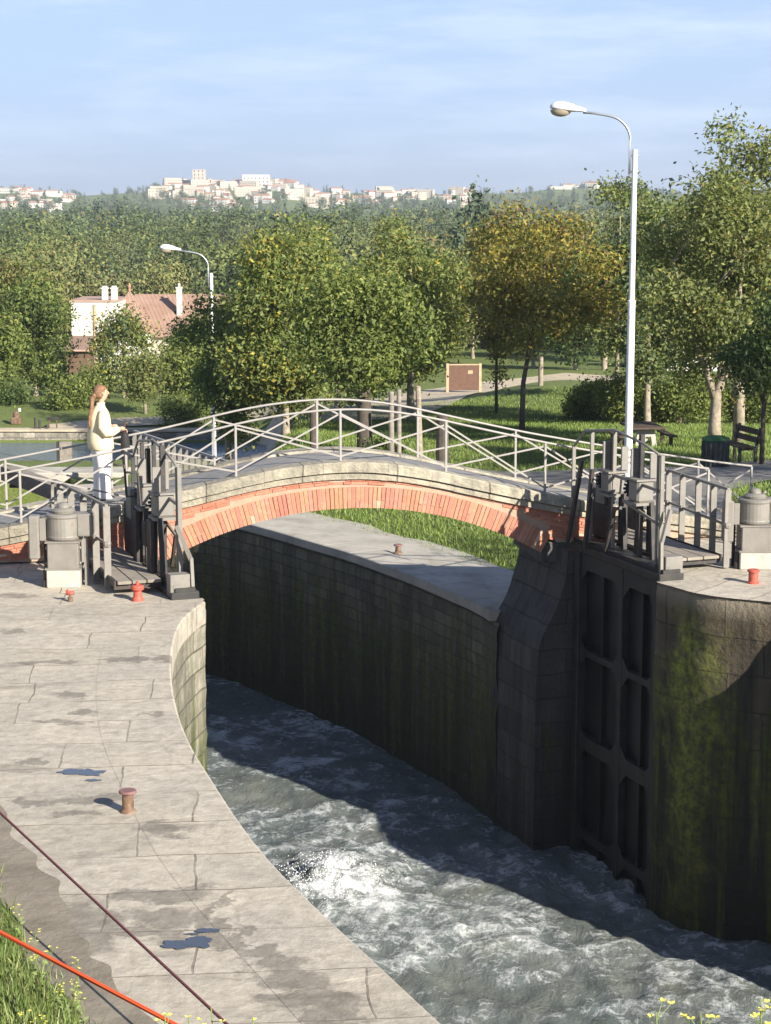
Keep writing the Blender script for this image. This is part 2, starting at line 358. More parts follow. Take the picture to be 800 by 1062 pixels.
M['tile'] = simple('terracotta_tile', (.38, .20, .125), .9, .18, 1.5)
M['window'] = simple('dark_window', (.05, .06, .07), .2, .2, 2)
M['brownwall'] = simple('brown_shed_wall', (.13, .075, .05), .9, .2, 2)
q = NB('roof_tiles'); v = q.coord('UV'); wv = q.n('ShaderNodeTexWave'); wv.inputs['Scale'].default_value = 1.0; wv.inputs['Distortion'].default_value = .4; q.l(v, wv.inputs[0])
c = q.mix(q.rng(q.noise(q.coord('World'), 1.2, 6), .3, .7), (.34, .215, .155), (.48, .33, .25)); q.color(q.mix(q.math('MULTIPLY', wv.outputs[1], .55), c, (.22, .11, .07))); q.bump(wv.outputs[1], .6, .08); M['rooftile'] = q.m
# bricks: per-brick colour comes from the mesh
q = NB('brick'); v = q.coord('World'); c = q.mix(.6, q.attr(), q.mix(q.rng(q.noise(v, 14, 6, .7), .3, .7), (.62, .6, .58), (1.25, 1.22, 1.2)), 'MULTIPLY')
c = q.mix(q.rng(q.noise(v, 2.4, 6, .7), .56, .72, 0, .55), c, (.47, .38, .30)); q.color(c); q.bump(q.noise(v, 40, 4), .4, .01); M['brick'] = q.m
M['mortar'] = simple('lime_mortar', (.40, .27, .19), .95, .12, 10, bump=.3)

# ground: grass with bare earth by noise
def grass_mat():
    q = NB('grass_ground'); v = q.coord('World'); n1 = q.noise(v, .25, 6, .6); n2 = q.noise(v, 3.5, 6, .7); n3 = q.noise(v, 22, 4, .7)
    c = q.mix(q.rng(n1, .35, .65), (.095, .14, .02), (.15, .20, .035))
    c = q.mix(q.rng(n2, .35, .68), c, (.16, .19, .05)); c = q.mix(.7, c, q.mix(q.rng(n3, .3, .7), (.5, .5, .5), (1.4, 1.4, 1.3)), 'MULTIPLY')
    c = q.mix(q.rng(q.noise(v, .6, 7, .7), .66, .74, 0, .6), c, (.24, .20, .13))
    q.color(c); q.rough(.95); q.bump(q.math('ADD', n3, n2), .9, .08); return q.m
M['grass'] = grass_mat()
q = NB('earth_dirt'); v = q.coord('World'); q.color(q.mix(q.rng(q.noise(v, 1.6, 7, .7), .35, .65), (.27, .235, .18), (.17, .145, .105))); q.rough(.95); q.bump(q.noise(v, 9, 6, .7), .6, .03); M['dirt'] = q.m
q = NB('blade_green'); q.color(q.attr()); q.rough(.6); M['blade'] = q.m

# ------------------------------------------------------------------ terrain
def interp(x, P):
    if x <= P[0][0]: return P[0][1]
    for (a, b), (c_, d) in zip(P, P[1:]):
        if x <= c_: return b + (d-b)*(x-a)/(c_-a)
    return P[-1][1]
def sst(a, b, x):
    t = min(1, max(0, (x-a)/(b-a))); return t*t*(3-2*t)
PL = [(26,-1.45),(50,-1.6),(56,-2.4),(61,-4.0),(65,-5.4),(78.6,-5.4),(78.9,-4.25),(88,-3.95),(100,-4.6),(125,-6.4)]
PR = [(26,-.10),(33,-.12),(40,-.5),(50,-1.05),(65,-2.1),(80,-3.1),(95,-4.1),(110,-4.4),(125,-5)]
PF = [(125,-6),(200,-9),(350,-7),(500,-5),(640,-3.5),(700,-6),(900,-14),(1200,-4),(1500,12),(1800,14),(2400,2),(4500,-10)]
FARW = [(1.85,29.6),(1.6,30.5),(1.15,31.5),(.66,32.6),(.0,33.9),(-.7,35.2),(-1.4,36.2),(-2.3,37.6),(-3.05,38.7),(-4.1,39.8),(-5.4,40.9),(-6.8,42.2)]
CREST = [(-2500,204),(-300,202),(-40,199),(40,197),(85,203),(150,199),(175,192.5),(300,192.5),(335,199),(490,201),(540,200),(570,195),(630,195),(700,200),(1200,203),(4000,205)]
def T(x, y):
    if y < 27 and abs(x) < 60: return -6.6
    u = x / max(y, 1)
    if y < 125:
        b = sst(-.075, -.045, u); z = interp(y, PL)*(1-b) + interp(y, PR)*b
        # lower bank beside the far chamber
        if y < 60:
            k = sst(2.5, 6.5, x + max(0, (38-y))*.0) ; lo = -1.42 + .55*sst(41, 52, y)*0
            z2 = lo*(1-k) + interp(y, PR)*k; kk = sst(42, 54, y); z = z2*(1-kk) + z*kk if x > -8 else z
        z += .10*math.sin(x*.35+1)*math.sin(y*.21)*sst(44, 60, y)*(1 if b > .5 else 0)
    else:
        z0 = interp(125, PL)*(1-sst(-.075,-.045,u)) + interp(125, PR)*sst(-.075,-.045,u)
        k = sst(125, 170, y); z = z0*(1-k) + interp(y, PF)*k
        if y > 700:
            pxx = 400+F*x/y; row = interp(pxx, CREST)
            zc = HC + math.tan(math.atan((531-row)/F)-TH)*1560
            prof = interp(y, [(700,0),(950,0),(1250,.42),(1560,1),(1800,.85),(2600,.2),(5000,0)])
            lo = interp(y, [(700,-6),(950,-14),(1250,-10),(5000,-16)]); z = lo*(1-prof)+zc*prof + noise.noise(Vector((x*.012, y*.006, 3)))*1.2*prof
        else: z += 1.2*noise.noise(Vector((x*.02, y*.02, 1)))*k
    # mound on the right lawn
    z += 1.0*math.exp(-((x-7.6)/4.2)**2 - ((y-77)/7)**2)
    # pit under the chamber
    if 26 < y < 47:
        xr = interp(y, sorted([(b_, a_) for a_, b_ in FARW])) if y > 28.3 else 3.0
        if y > 42.2: xr = -6.8 - (y-42.2)*.6
        if x < xr + .7 and x > -13.5 - 0*y and y < 46: z = -6.6
        if y < 29.6 and x < 5 and x > -6: z = -6.6
    return z
def GT(px, py):
    r = ray(px, py); z = -1
    t = 26/r[1]
    while t < 6000:
        x, y, zz = r[0]*t, r[1]*t, HC + r[2]*t
        if zz <= T(x, y) and T(x, y) > -6.5: return Vector((x, y, T(x, y)))
        t *= 1.002
    return Vector((r[0]*3000, r[1]*3000, 0))
def TG(x, y): return Vector((x, y, T(x, y)))

ys = [-400, -60, 20, 26.5] + list(np.arange(27, 60, .5)) + list(np.arange(60, 130, .9))
yy = 130.
while yy < 6500: ys.append(yy); yy *= 1.022
us = sorted(set([round(v_, 4) for v_ in list(np.linspace(-.33, .33, 170))] + [-40, -8, -2, -1, -.7, -.5, -.4, .4, .5, .7, 1, 2, 8, 40]))
V = []; 
for y in ys:
    for u in us:
        x = u*max(y, 30) if abs(u) < 3 else u*100
        V.append((x, y, T(x, y)))
nu = len(us); Fq = np.array([(j*nu+i, j*nu+i+1, (j+1)*nu+i+1, (j+1)*nu+i) for j in range(len(ys)-1) for i in range(nu-1)])
ter = link('ground', raw_mesh('ground', V, Fq, M['grass'], smooth=True)); tag(ter, kind='structure')

def ribbon(name, pts, widths, mat_, lift=.02, sub=14, kerb=False):
    P = [GT(*p) if len(p) == 2 else Vector(p) for p in pts]
    mb = MB(); prev = None; k = 0; L = 0
    S = []
    for i in range(len(P)-1):
        for j in range(sub):
            t = j/sub; S.append((P[i].lerp(P[i+1], t), widths[i]*(1-t)+widths[i+1]*t))
    S.append((P[-1], widths[-1]))
    # smooth
    for _ in range(6*sub//4):
        S = [S[0]] + [((S[i-1][0]+S[i][0]*2+S[i+1][0])/4, S[i][1]) for i in range(1, len(S)-1)] + [S[-1]]
    rows = []
    for i, (p, wd) in enumerate(S):
        d = (S[min(i+1, len(S)-1)][0]-S[max(i-1, 0)][0]); d.z = 0; d.normalize(); n_ = Vector((-d.y, d.x, 0))
        row = []
        wd2 = wd*(1+.06*noise.noise(Vector((p.x*.6, p.y*.6, 0))))
        for a in np.linspace(-.5, .5, 9):
            x, y = p.x+n_.x*a*wd2, p.y+n_.y*a*wd2
            row.append(mb.vert((x, y, T(x, y)+lift)))
        rows.append(row)
    for a, b in zip(rows, rows[1:]):
        for i in range(8): mb.face((a[i], a[i+1], b[i+1], b[i]))
    mb.smooth = True
    return tag(mb.build(name, mat_), kind='structure')
ribbon('sandy_path', [(270,452),(330,438),(400,425),(470,408),(540,399),(620,390)], [5,5,4.6,5,4.5,4.5], M['sand'], .05)
ribbon('sandy_path', [(250,420),(330,416),(440,415),(500,404)], [3,3.5,3.5,2], M['sand'], .07)
ribbon('asphalt_path', [(4.3,33.0,0),(5.4,37.5,0),(9,41.5,0),(16,44,0),(30,46,0)], [3.6,3.4,3.2,3.2,3.2], M['asphalt'], .05)
ribbon('asphalt_path', [(8.6,33.6,0),(14,35.5,0),(30,38,0)], [2.2,2.2,2.2], M['asphalt'], .055)
ribbon('asphalt_path', [(-4.5,46.2,0),(0,45.5,0),(3,43.5,0),(5.6,40.2,0)], [2.5,3.2,3.4,3], M['asphalt'], .045)
ribbon('sandy_path', [(48,444),(80,443),(130,439),(210,436)], [1.2,2.2,2.6,2.2], M['sand'], .06)

# basin water beyond
mb = MB(); mb.quad((-60,58,-4.72),(-2.2,58,-4.72),(-2.2,78.75,-4.72),(-60,78.75,-4.72))
q = NB('basin_water'); q.b.inputs['Base Color'].default_value = (.11, .15, .20, 1); q.rough(.10); q.bump(q.noise(q.coord('World', (1, 1.6, 1)), 2.2, 5), .75, .12)
tag(mb.build('water', q.m), kind='structure')

# ------------------------------------------------------------------ chamber water
LE = [(.9,10.1),(.32,11.34),(-.14,12.39),(-.59,13.39),(-1.03,14.45),(-1.35,15.42),(-1.71,16.66),(-2.03,17.77),(-2.33,19.22),(-2.56,20.8),(-2.68,22.2),(-2.70,23.2),(-2.60,24.0),(-2.48,24.55)]
FL = G(335, 925, -5.0)
V = []; C = []
gx = np.arange(-13, 14.01, .085); gy = np.arange(9.0, 47, .1)
for y in gy:
    for x in gx:
        p = Vector((x*1.0 + .25*y, y*.75, 0))
        if -8 < x < 9 and y > 10:
            a = noise.noise(p*.55); b = 1-abs(noise.noise(p*1.25 + Vector((0,0,4))))*2; c_ = 1-abs(noise.noise(p*2.9 + Vector((3,0,9))))*2; d_ = noise.noise(p*6.5)
            near = 1 - .55*sst(24, 36, y)
            h = (.15*a + .085*b + .05*c_ + .022*d_)*near
            fm = max(0, b*.5 + c_*.42 + .35*a + .3*d_ - .42)
            r2 = ((x-FL[0])/.85)**2 + ((y-FL[1])/1.0)**2; sp = math.exp(-r2)
            tr_ = math.exp(-((x-FL[0]-.5+.30*(y-FL[1]))/.6)**2)*(1 if y > FL[1]-3.2 and y < FL[1]+2.5 else 0)*.35
            h += sp*(.24 + .22*abs(noise.noise(p*5))); fm += sp*1.3*(0.6+.7*noise.noise(p*7)) + tr_*(.5+noise.noise(p*3))
        else: h = 0; fm = 0
        V.append((x, y, -5 + h)); C.append((fm, fm, fm, 1))
nx = len(gx); Fq = np.array([(j*nx+i, j*nx+i+1, (j+1)*nx+i+1, (j+1)*nx+i) for j in range(len(gy)-1) for i in range(nx-1)])
q = NB('churning_water'); v = q.coord('World', (1.5, .8, 1)); n1 = q.noise(v, 2.3, 9, .7, 1.2); n2 = q.noise(v, 9, 6, .7, .6); n3 = q.noise(q.coord('World', (1.2, .7, 1)), .9, 5, .6, 1.0)
gf = q.coord('World', (1, 1, .3))
def ridge(sc, det, dist, lo, hi):
    n_ = q.noise(gf, sc, det, .62, dist); r_ = q.math('ABSOLUTE', q.math('SUBTRACT', n_, .5)); return q.rng(r_, hi, lo, 0, 1)
r1 = ridge(.85, 6, 1.8, .0, .055); r2 = ridge(2.3, 6, 1.4, .0, .06); r3 = ridge(6.0, 4, 1.0, .0, .07)
s1 = q.noise(gf, .55, 6, .6, 1.2); s2 = q.noise(gf, 3.0, 8, .72, .8)
fa = q.attr(); sp_ = q.n('ShaderNodeSeparateColor'); q.l(fa, sp_.inputs[0])
th = q.math('ADD', q.math('MULTIPLY', sp_.outputs[0], .75), q.math('MULTIPLY', r1, .34))
th = q.math('ADD', th, q.math('ADD', q.math('MULTIPLY', r2, .30), q.math('MULTIPLY', r3, .16)))
th = q.math('ADD', th, q.rng(s2, .36, .66, -.30, .34)); th = q.math('ADD', th, q.rng(s1, .36, .64, -.34, .20))
fo = q.rng(th, .36, 1.22, 0, .90)
milk = q.math('MULTIPLY', q.rng(s1, .40, .66, .05, .5), q.rng(s2, .36, .64, .2, .7))
c = q.mix(q.rng(n3, .35, .65), (.10, .12, .11), (.165, .175, .15))
c = q.mix(milk, c, (.31, .37, .41))
q.color(q.mix(fo, c, (.72, .74, .73))); q.rough(q.rng(fo, 0, 1, .12, .75)); q.bump(q.math('ADD', n1, q.math('MULTIPLY', n2, .5)), .7, .08)
q.b.inputs['IOR'].default_value = 1.33
tag(link('water', raw_mesh('water', V, Fq, q.m, C, smooth=True)), kind='structure')
# spray over the boil: droplets are uncountable
rng_ = np.random.default_rng(4); n = 2600
a = rng_.uniform(0, 2*math.pi, n); rr = np.abs(rng_.normal(0, .38, n)); zz = -4.78 + np.abs(rng_.normal(0, .15, n))*np.exp(-rr*1.2)
cxy = np.stack([FL[0]+rr*np.cos(a)*1.1+.1, FL[1]+rr*np.sin(a)*1.2, zz], 1)
Vs = []; 
for ax in ((1,0,0),(-.5,.8,0),(-.5,-.8,0),(0,0,1)): Vs.append(cxy + np.array(ax)*rng_.uniform(.004, .013, (n, 1)))
Vs = np.stack(Vs, 1).reshape(-1, 3); b_ = np.arange(n)[:, None]*4
Fs = np.concatenate([b_+np.array(t) for t in ((0,1,2),(0,3,1),(1,3,2),(2,3,0))])
sprm = simple('white_spray', (.85, .87, .88), .5, .02)
tag(link('spray', raw_mesh('spray', Vs, Fs, sprm)), 'white spray thrown up where the water boils against the left chamber wall', 'spray', kind='stuff')

# ------------------------------------------------------------------ lock walls
def resample(P, step):
    P = [Vector((p[0], p[1], 0)) for p in P]; out = [P[0]]
    for a, b in zip(P, P[1:]):
        n_ = max(1, int((b-a).length/step))
        for i in range(1, n_+1): out.append(a.lerp(b, i/n_))
    return out
def smooth_pts(P, it=2):
    P = [Vector((p[0], p[1], 0)) for p in P]
    for _ in range(it):
        Q = [P[0]]
        for a, b in zip(P, P[1:]): Q += [a*.75+b*.25, a*.25+b*.75]
        Q.append(P[-1]); P = Q
    return P
def wall_sheet(mb, P, z0, z1, out, step=.16, amp=.025, u0=0, zprof=None, seed=0):
    """vertical sheet along P; out=+1 means the open side lies to the left of the walking direction"""
    S = resample(P, step); nz = int((z1-z0)/.16)+1; L = u0; rows = []
    for i, p in enumerate(S):
        d = (S[min(i+1, len(S)-1)]-S[max(i-1, 0)]).normalized(); n_ = Vector((-d.y, d.x, 0))*out
        if i: L += (S[i]-S[i-1]).length
        row = []
        for k in range(nz+1):
            t = k/nz; z = z0+(z1-z0)*t
            q_ = amp*(noise.noise(Vector((L*1.3+seed, z*2.0, seed)))+.7*noise.noise(Vector((L*4.3, z*5, seed+3)))) * (1 if k < nz else .6)
            q_ -= .0 if k < nz else .03
            row.append((mb.vert(p+n_*q_+Vector((0,0,z))), (L, z)))
        rows.append(row)
    mb.smooth = True
    for a, b in zip(rows, rows[1:]):
        for k in range(nz):
            mb.face((a[k][0], b[k][0], b[k+1][0], a[k+1][0]), [a[k][1], b[k][1], b[k+1][1], a[k+1][1]])
    mb.smooth = False
    return [(r_[-1][0], S[i]) for i, r_ in enumerate(rows)], L
def poly_top(name, pts, z, mat_, uvrot=.35):
    import mathutils.geometry as mg
    P = [Vector((p[0], p[1], 0)) for p in pts]
    tris = mg.tessellate_polygon([P]); mb = MB(); ca, sa = math.cos(uvrot), math.sin(uvrot)
    idx = [mb.vert((p.x, p.y, z)) for p in P]
    for t in tris:
        a, b, c_ = (P[i] for i in t); 
        if (b-a).cross(c_-a).z < 0: t = t[::-1]
        mb.face([idx[i] for i in t], [((P[i].x*ca+P[i].y*sa), (-P[i].x*sa+P[i].y*ca)) for i in t])
    return mb.build(name, mat_)
SD = Vector((-.35, .937, 0)); ND = Vector((.937, .35, 0))
def Rr(s, n_, z=0): v_ = Vector((3.93, 25.66, z)) + SD*s + ND*n_; return v_
def Ll(s, n_, z=0): v_ = Vector((-2.48, 24.55, z)) + SD*s - ND*n_; return v_
left_edge = smooth_pts([(4.2,4.2),(1.4,9.1)] + LE, 2)
def rounded_corner(P, Q_): return P + Q_
lw = left_edge + [Ll(.12, 0), Ll(.16, .42), Ll(3.0, .46), Ll(3.05, .0), Ll(3.4, .0), Ll(5.2, 0), Vector((-6.2,31.5,0)), Vector((-8.4,34.5,0)), Vector((-10,38,0)), Vector((-11,42,0)), Vector((-10.8,46,0))]
right_edge = smooth_pts([(14,4.2),(13.8,12),(12.5,19.2),(9.5,20.0),(7.3,20.2),(6.98,20.9),(6.75,22.2),(6.2,23.3),(5.4,24.35),(4.75,24.62),(4.30,24.98),(4.12,25.35),(3.93,25.66)], 2)
rw = right_edge + [Rr(.12, 0), Rr(.16, .46), Rr(2.95, .46)]
mb = MB(); top, L = wall_sheet(mb, lw[:[i for i, p in enumerate(lw) if p == Ll(.16, .42)][0]+1], -6.2, 0, -1, seed=1)
t1 = mb.build('lock_wall', M['wall_left']); tag(t1, 'curved chamber wall under the sunlit left quay, ending in a rounded nose with green algae', 'lock wall')
mb = MB(); wall_sheet(mb, [Ll(.16, .42), Ll(3.0, .46), Ll(3.05, 0), Ll(5.2, 0), (-6.2,31.5), (-8.4,34.5), (-10,38), (-11,42), (-10.8,46)], -6.2, -.02, -1, seed=2)
tag(mb.build('lock_wall', M['pier']), 'stone wall of the lock throat behind the left gate, running back under the bridge', 'lock wall')
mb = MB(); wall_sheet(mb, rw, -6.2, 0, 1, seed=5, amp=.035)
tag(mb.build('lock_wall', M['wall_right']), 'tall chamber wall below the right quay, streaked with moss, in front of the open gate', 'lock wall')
# lower chamber wall beyond the bridge with its stone coping
fw = smooth_pts(FARW, 1)
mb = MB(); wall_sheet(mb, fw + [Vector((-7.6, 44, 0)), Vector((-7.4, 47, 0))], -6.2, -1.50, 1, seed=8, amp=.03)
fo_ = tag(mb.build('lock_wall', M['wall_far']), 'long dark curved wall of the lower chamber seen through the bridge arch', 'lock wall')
def strip(P, wdt, z0, z1, side, mat_, name, parent=None, step=.8, gap=.006, jit=.004, over=.05, seed=0, inner=True):
    """coping stones laid one by one along the edge"""
    S = resample(P, .1); mb = MB(); rnd = random.Random(seed); i = 0
    while i < len(S)-3:
        n_ = int(rnd.uniform(.8, 1.25)*step/.1); j = min(i+n_, len(S)-1); mid = range(i, j+1, 3)
        seg = [S[k] for k in mid]
        if len(seg) < 2: break
        dz = rnd.uniform(-jit, jit); A = []; B = []; rw_ = 1
        for k, p in enumerate(seg):
            kk = i+k*3; d = (S[min(kk+1, len(S)-1)]-S[max(kk-1, 0)]).normalized(); nn = Vector((-d.y, d.x, 0))*side
            e = d*gap if k == 0 else (-d*gap if k == len(seg)-1 else Vector((0,0,0)))
            A.append(p-nn*over+e); B.append(p+nn*wdt*(rw_ if not inner else 1)+e)
        ua = rnd.uniform(0, 50)
        def vv(p, z): return mb.vert((p.x, p.y, z+dz))
        ta = [vv(p, z1-.015) for p in A]; ta2 = [vv(p+(q__-p)*(.02/wdt), z1) for p, q__ in zip(A, B)]; tb = [vv(p, z1) for p in B]; ba = [vv(p, z0) for p in A]; bb = [vv(p, z0) for p in B]
        for k in range(len(seg)-1):
            for a, b in ((ba, ta), (ta, ta2), (ta2, tb)) + (((tb, bb),) if inner else ()):
                f = (a[k], a[k+1], b[k+1], b[k]); f = f if side < 0 else f[::-1]
                uvs = [(mb.v[i_][0]*.93+mb.v[i_][1]*.34+ua, -mb.v[i_][0]*.34+mb.v[i_][1]*.93) for i_ in f] if inner else [(mb.v[i_][0]*math.cos(.10)+mb.v[i_][1]*math.sin(.10), -mb.v[i_][0]*math.sin(.10)+mb.v[i_][1]*math.cos(.10)) for i_ in f]
                mb.face(f, uvs)
        mb.face((ba[0], bb[0], tb[0], ta2[0], ta[0])); mb.face((ba[-1], ta[-1], ta2[-1], tb[-1], bb[-1]))
        i = (list(mid)[-1])
    return mb.build(name, mat_, parent)
strip([p for p in fw if p.y > 29.75] + [Vector((-7.6, 44, 0))], .62, -1.5, -1.33, -1, M['far_path'], 'coping', fo_, step=1.3, seed=3, over=.06)
# towpath strip beside the lower chamber
ctr = [p + Vector((1.25, .35, 0)) for p in fw]
mb = MB(); rows = []
for i, p in enumerate(fw):
    d = (fw[min(i+1, len(fw)-1)]-fw[max(i-1, 0)]).normalized(); nn = Vector((d.y, -d.x, 0))
    wob = .12*noise.noise(p*.9); rows.append([mb.vert(tuple((p+nn*.6).to_tuple()[:2])+(-1.36,)), mb.vert(tuple((p+nn*(1.35+wob)).to_tuple()[:2])+(-1.355,)), mb.vert(tuple((p+nn*(2.0+wob*1.6)).to_tuple()[:2])+(-1.37,))])
for a, b in zip(rows, rows[1:]):
    for k in range(2): mb.face((a[k], b[k], b[k+1], a[k+1]))
for f_ in range(0): pass
tag(mb.build('towpath', M['far_path']), kind='structure')
# left quay and right quay tops
lq = [p for p in left_edge] + [Ll(.12, 0), Ll(.16, .42), Ll(3.0, .46), Ll(3.05, 0), Ll(5.2, 0), Vector((-7.5, 30.2, 0)), Vector((-60, 30.2, 0)), Vector((-60, 4.0, 0))]
o = poly_top('quay_pavement', lq, 0, M['pave'], .10); tag(o, kind='structure')
rq = [p for p in right_edge] + [Rr(.12, 0), Rr(.16, .46), Rr(2.95, .46), Vector((3.6, 29.2, 0)), Vector((3.6, 30.4, 0)), Vector((60, 30.4, 0)), Vector((60, 4.2, 0))]
o = poly_top('quay_pavement', rq, 0, M['pave'], .9); tag(o, kind='structure')
# low rim of coping stones on the left quay (their own parts of the wall)
strip(left_edge[6:], .80, -.30, .0022, 1, M['pave'], 'coping', t1, step=1.5, seed=11, over=.045, gap=.002, jit=.0, inner=False)

# pier between gate recess and lower chamber (flared foot)
mb = MB(); prof = [(-.02,-.06),(-.03,-.3),(-.05,-.45),(-.09,-.62),(-.14,-.79),(-.20,-.95),(-.27,-1.1),(-.345,-1.23),(-.42,-1.35),(-.485,-1.5),(-.52,-1.7),(-.54,-2.2),(-.56,-6.2)]
S_ = np.linspace(2.95, 4.75, 12); rows = []
for j, s_ in enumerate(S_):
    fl = 1.0
    rows.append([mb.vert(Rr(s_, pn*1.0 + .02*noise.noise(Vector((s_*3, pz*2, 1))), pz)) for pn, pz in prof])
for j in range(len(rows)-1):
    for k in range(len(prof)-1): mb.face((rows[j][k], rows[j][k+1], rows[j+1][k+1], rows[j+1][k]), [(S_[j], prof[k][1]), (S_[j], prof[k+1][1]), (S_[j+1], prof[k+1][1]), (S_[j+1], prof[k][1])])
for r_, sgn, s_ in ((rows[0], 1, 2.95), (rows[-1], -1, 4.75)):
    back = [mb.vert(Rr(s_, .9, z)) for z in (-6.2, -.06)]
    f = r_ + back; uvs = [(pn, pz) for pn, pz in prof] + [(.9, -6.2), (.9, -.06)]
    mb.face(f[::-1] if sgn > 0 else f, uvs[::-1] if sgn > 0 else uvs)
a = [rows[0][0], rows[-1][0]]; b = [mb.vert(Rr(4.75, .9, -.06)), mb.vert(Rr(2.95, .9, -.06))]; mb.face(a + b)
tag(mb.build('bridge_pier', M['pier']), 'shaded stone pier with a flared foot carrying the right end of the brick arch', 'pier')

# upper lock head under the camera
mb = MB(); mb.box(-30, 30, -20, 4.2, -6.2, 3.0); o = tag(mb.build('upper_quay', M['bank']), kind='structure')

# ------------------------------------------------------------------ bridge
BP = Vector((2.9, 28.8, 0)); BD = Vector((.9806, .196, 0)); BN = Vector((-.196, .9806, 0))
BR = empty('footbridge', tuple(BP + BD*(-3.5)), math.atan2(.196, .9806))
tag(BR, 'humpback brick arch footbridge with pale stone coping and grey cross-braced railings', 'bridge')
TC = -3.5
def bl(t, w_, z): return (t-TC, w_, z)
RA, ZC = 6.15, .69
def z_in(t): return ZC - (RA - math.sqrt(max(0, RA*RA-(t-TC)**2)))
COP = [(-14,-.02),(-12,.12),(-10.5,.30),(-8.85,.56),(-8.26,.66),(-7.2,.84),(-6.3,1.0),(-4.96,1.30),(-4.2,1.40),(-3.6,1.43),(-3.0,1.40),(-2.28,1.28),(-1.38,1.06),(-.26,.80),(1.0,.56),(2.8,.26),(3.9,.10),(5.5,.0)]
def z_cop(t):
    return sum(interp(t+k*.18, COP) for k in (-2,-1,0,1,2))/5
W_ = 1.75; TH1, TH0 = .33, .27
# voussoir ring: one brick at a time, front and back
rnd = random.Random(5); th_max = math.asin(3.07/RA); nb = 98
zc0 = ZC - RA
for side_w in ((-.012, .22), (W_-.22, W_+.012)):
    mb = MB()
    for k in range(nb):
        a0 = -th_max + 2*th_max*k/nb; a1 = a0 + 2*th_max/nb; g = .0065/RA
        a0 += g; a1 -= g
        if rnd.random() < .72: segs = ((RA, RA+TH1),)
        else: segs = ((RA, RA+TH1*.36), (RA+TH1*.36+.01, RA+TH1))
        for r0, r1 in segs:
            q0 = rnd.random(); cl = (.39+.12*q0, .165+.07*q0+rnd.uniform(-.025,.025), .10+.05*q0, 1)
            if rnd.random() < .03: cl = (.56, .36, .25, 1)
            mb.c = cl; j_ = rnd.uniform(-.006, .006)
            P = [(math.sin(a)*r_, zc0+math.cos(a)*r_) for a, r_ in ((a0,r0),(a1,r0),(a1,r1),(a0,r1))]
            w0, w1 = side_w[0]+j_, side_w[1]
            A = [mb.vert((p[0], w0, p[1])) for p in P]; B = [mb.vert((p[0], w1, p[1])) for p in P]
            mb.face(A); mb.face(B[::-1])
            for i in range(4): mb.face((A[i], B[i], B[(i+1)%4], A[(i+1)%4]))
    mb.build('arch_ring', M['brick'], BR)
# mortar core of the arch barrel
mb = MB(); n_ = 48; rows = []
for k in range(n_+1):
    a = -th_max+2*th_max*k/n_
    rows.append([mb.vert((math.sin(a)*r_, w0, zc0+math.cos(a)*r_)) for r_, w0 in ((RA+.006, .0), (RA+TH1+.02, .0), (RA+TH1+.02, W_), (RA+.006, W_))])
for a, b in zip(rows, rows[1:]):
    for i in range(4): mb.face((a[i], a[(i+1)%4], b[(i+1)%4], b[i]))
mb.face(rows[0]); mb.face(rows[-1][::-1])
mb.build('arch_barrel', M['mortar'], BR)
# spandrel bricks laid in courses that follow the coping
def z_ext(t):
    if abs(t-TC) > 3.09: return max(.035, min(zc0+(abs(t-TC)/math.tan(th_max)), zc0+math.sqrt((RA+TH1)**2-min(abs(t-TC), 3.3)**2)) if abs(t-TC) < 3.24 else .035)
    r_ = RA+TH1+.012; v_ = zc0 + math.sqrt(max(0, r_*r_-(t-TC)**2))
    lim = math.sin(th_max)*(RA)
    if abs(t-TC) > lim: v_ = min(v_, zc0+ (abs(t-TC)/math.tan(th_max)))
    return v_
core = MB()
ch = .047
for w0, w1, tlo, thi in ((-.004, .2, -11, -3.5), (-.004, .2, -3.5, .75), (W_-.2, W_+.004, -11, -3.5), (W_-.2, W_+.004, -3.5, .75)):
    mb = MB(); rnd = random.Random(9)
    for c0 in range(40):
        t = tlo + rnd.uniform(0, .2)*(tlo < -5)
        while t < thi:
            L = rnd.uniform(.20, .27); L = min(L, thi-t+.001) if thi < 0 else L; t1_ = t+max(L-.010, .01)
            za, zb = z_cop(t)-TH0 - c0*ch, z_cop(t1_)-TH0 - c0*ch
            lo = max(z_ext(t), z_ext(t1_)); 
            if za-ch+.008 > lo and zb-ch+.008 > lo:
                q0 = rnd.random(); cl = (.38+.12*q0, .14+.07*q0, .085+.045*q0, 1)
                if rnd.random() < .06: cl = (.58, .40, .29, 1)
                mb.c = cl; j_ = rnd.uniform(-.006, .006)
                P = [bl(t,0,za-ch+.008), bl(t1_,0,zb-ch+.008), bl(t1_,0,zb), bl(t,0,za)]
                A = [mb.vert((p[0], w0+j_, p[2])) for p in P]; B = [mb.vert((p[0], w1, p[2])) for p in P]
                mb.face(A); mb.face(B[::-1])
                for i in range(4): mb.face((A[i], B[i], B[(i+1)%4], A[(i+1)%4]))
            t += L
    mb.build('spandrel', M['brick'], BR)
ts = np.arange(-13, 5.01, .12); rows = []
for t in ts:
    zt = z_cop(t)-TH0+.01; zb = z_ext(t)-.01
    if zt < zb+.02: zt = zb+.02
    rows.append([core.vert(bl(t, w0, z)) for w0, z in ((.01, zb), (.01, zt), (W_-.01, zt), (W_-.01, zb))])
for a, b in zip(rows, rows[1:]):
    for i in range(4): core.face((a[i], b[i], b[(i+1)%4], a[(i+1)%4]))
core.face(rows[0][::-1]); core.face(rows[-1])
core.build('infill', M['mortar'], BR)
for sx in (-1, 1):
    b = MB(); xa, xb = sx*3.09, sx*4.3
    b.box(xa, xb, .0, W_+.0, -.30, .03, bev=.02); b.build('springer', M['pier'], BR)
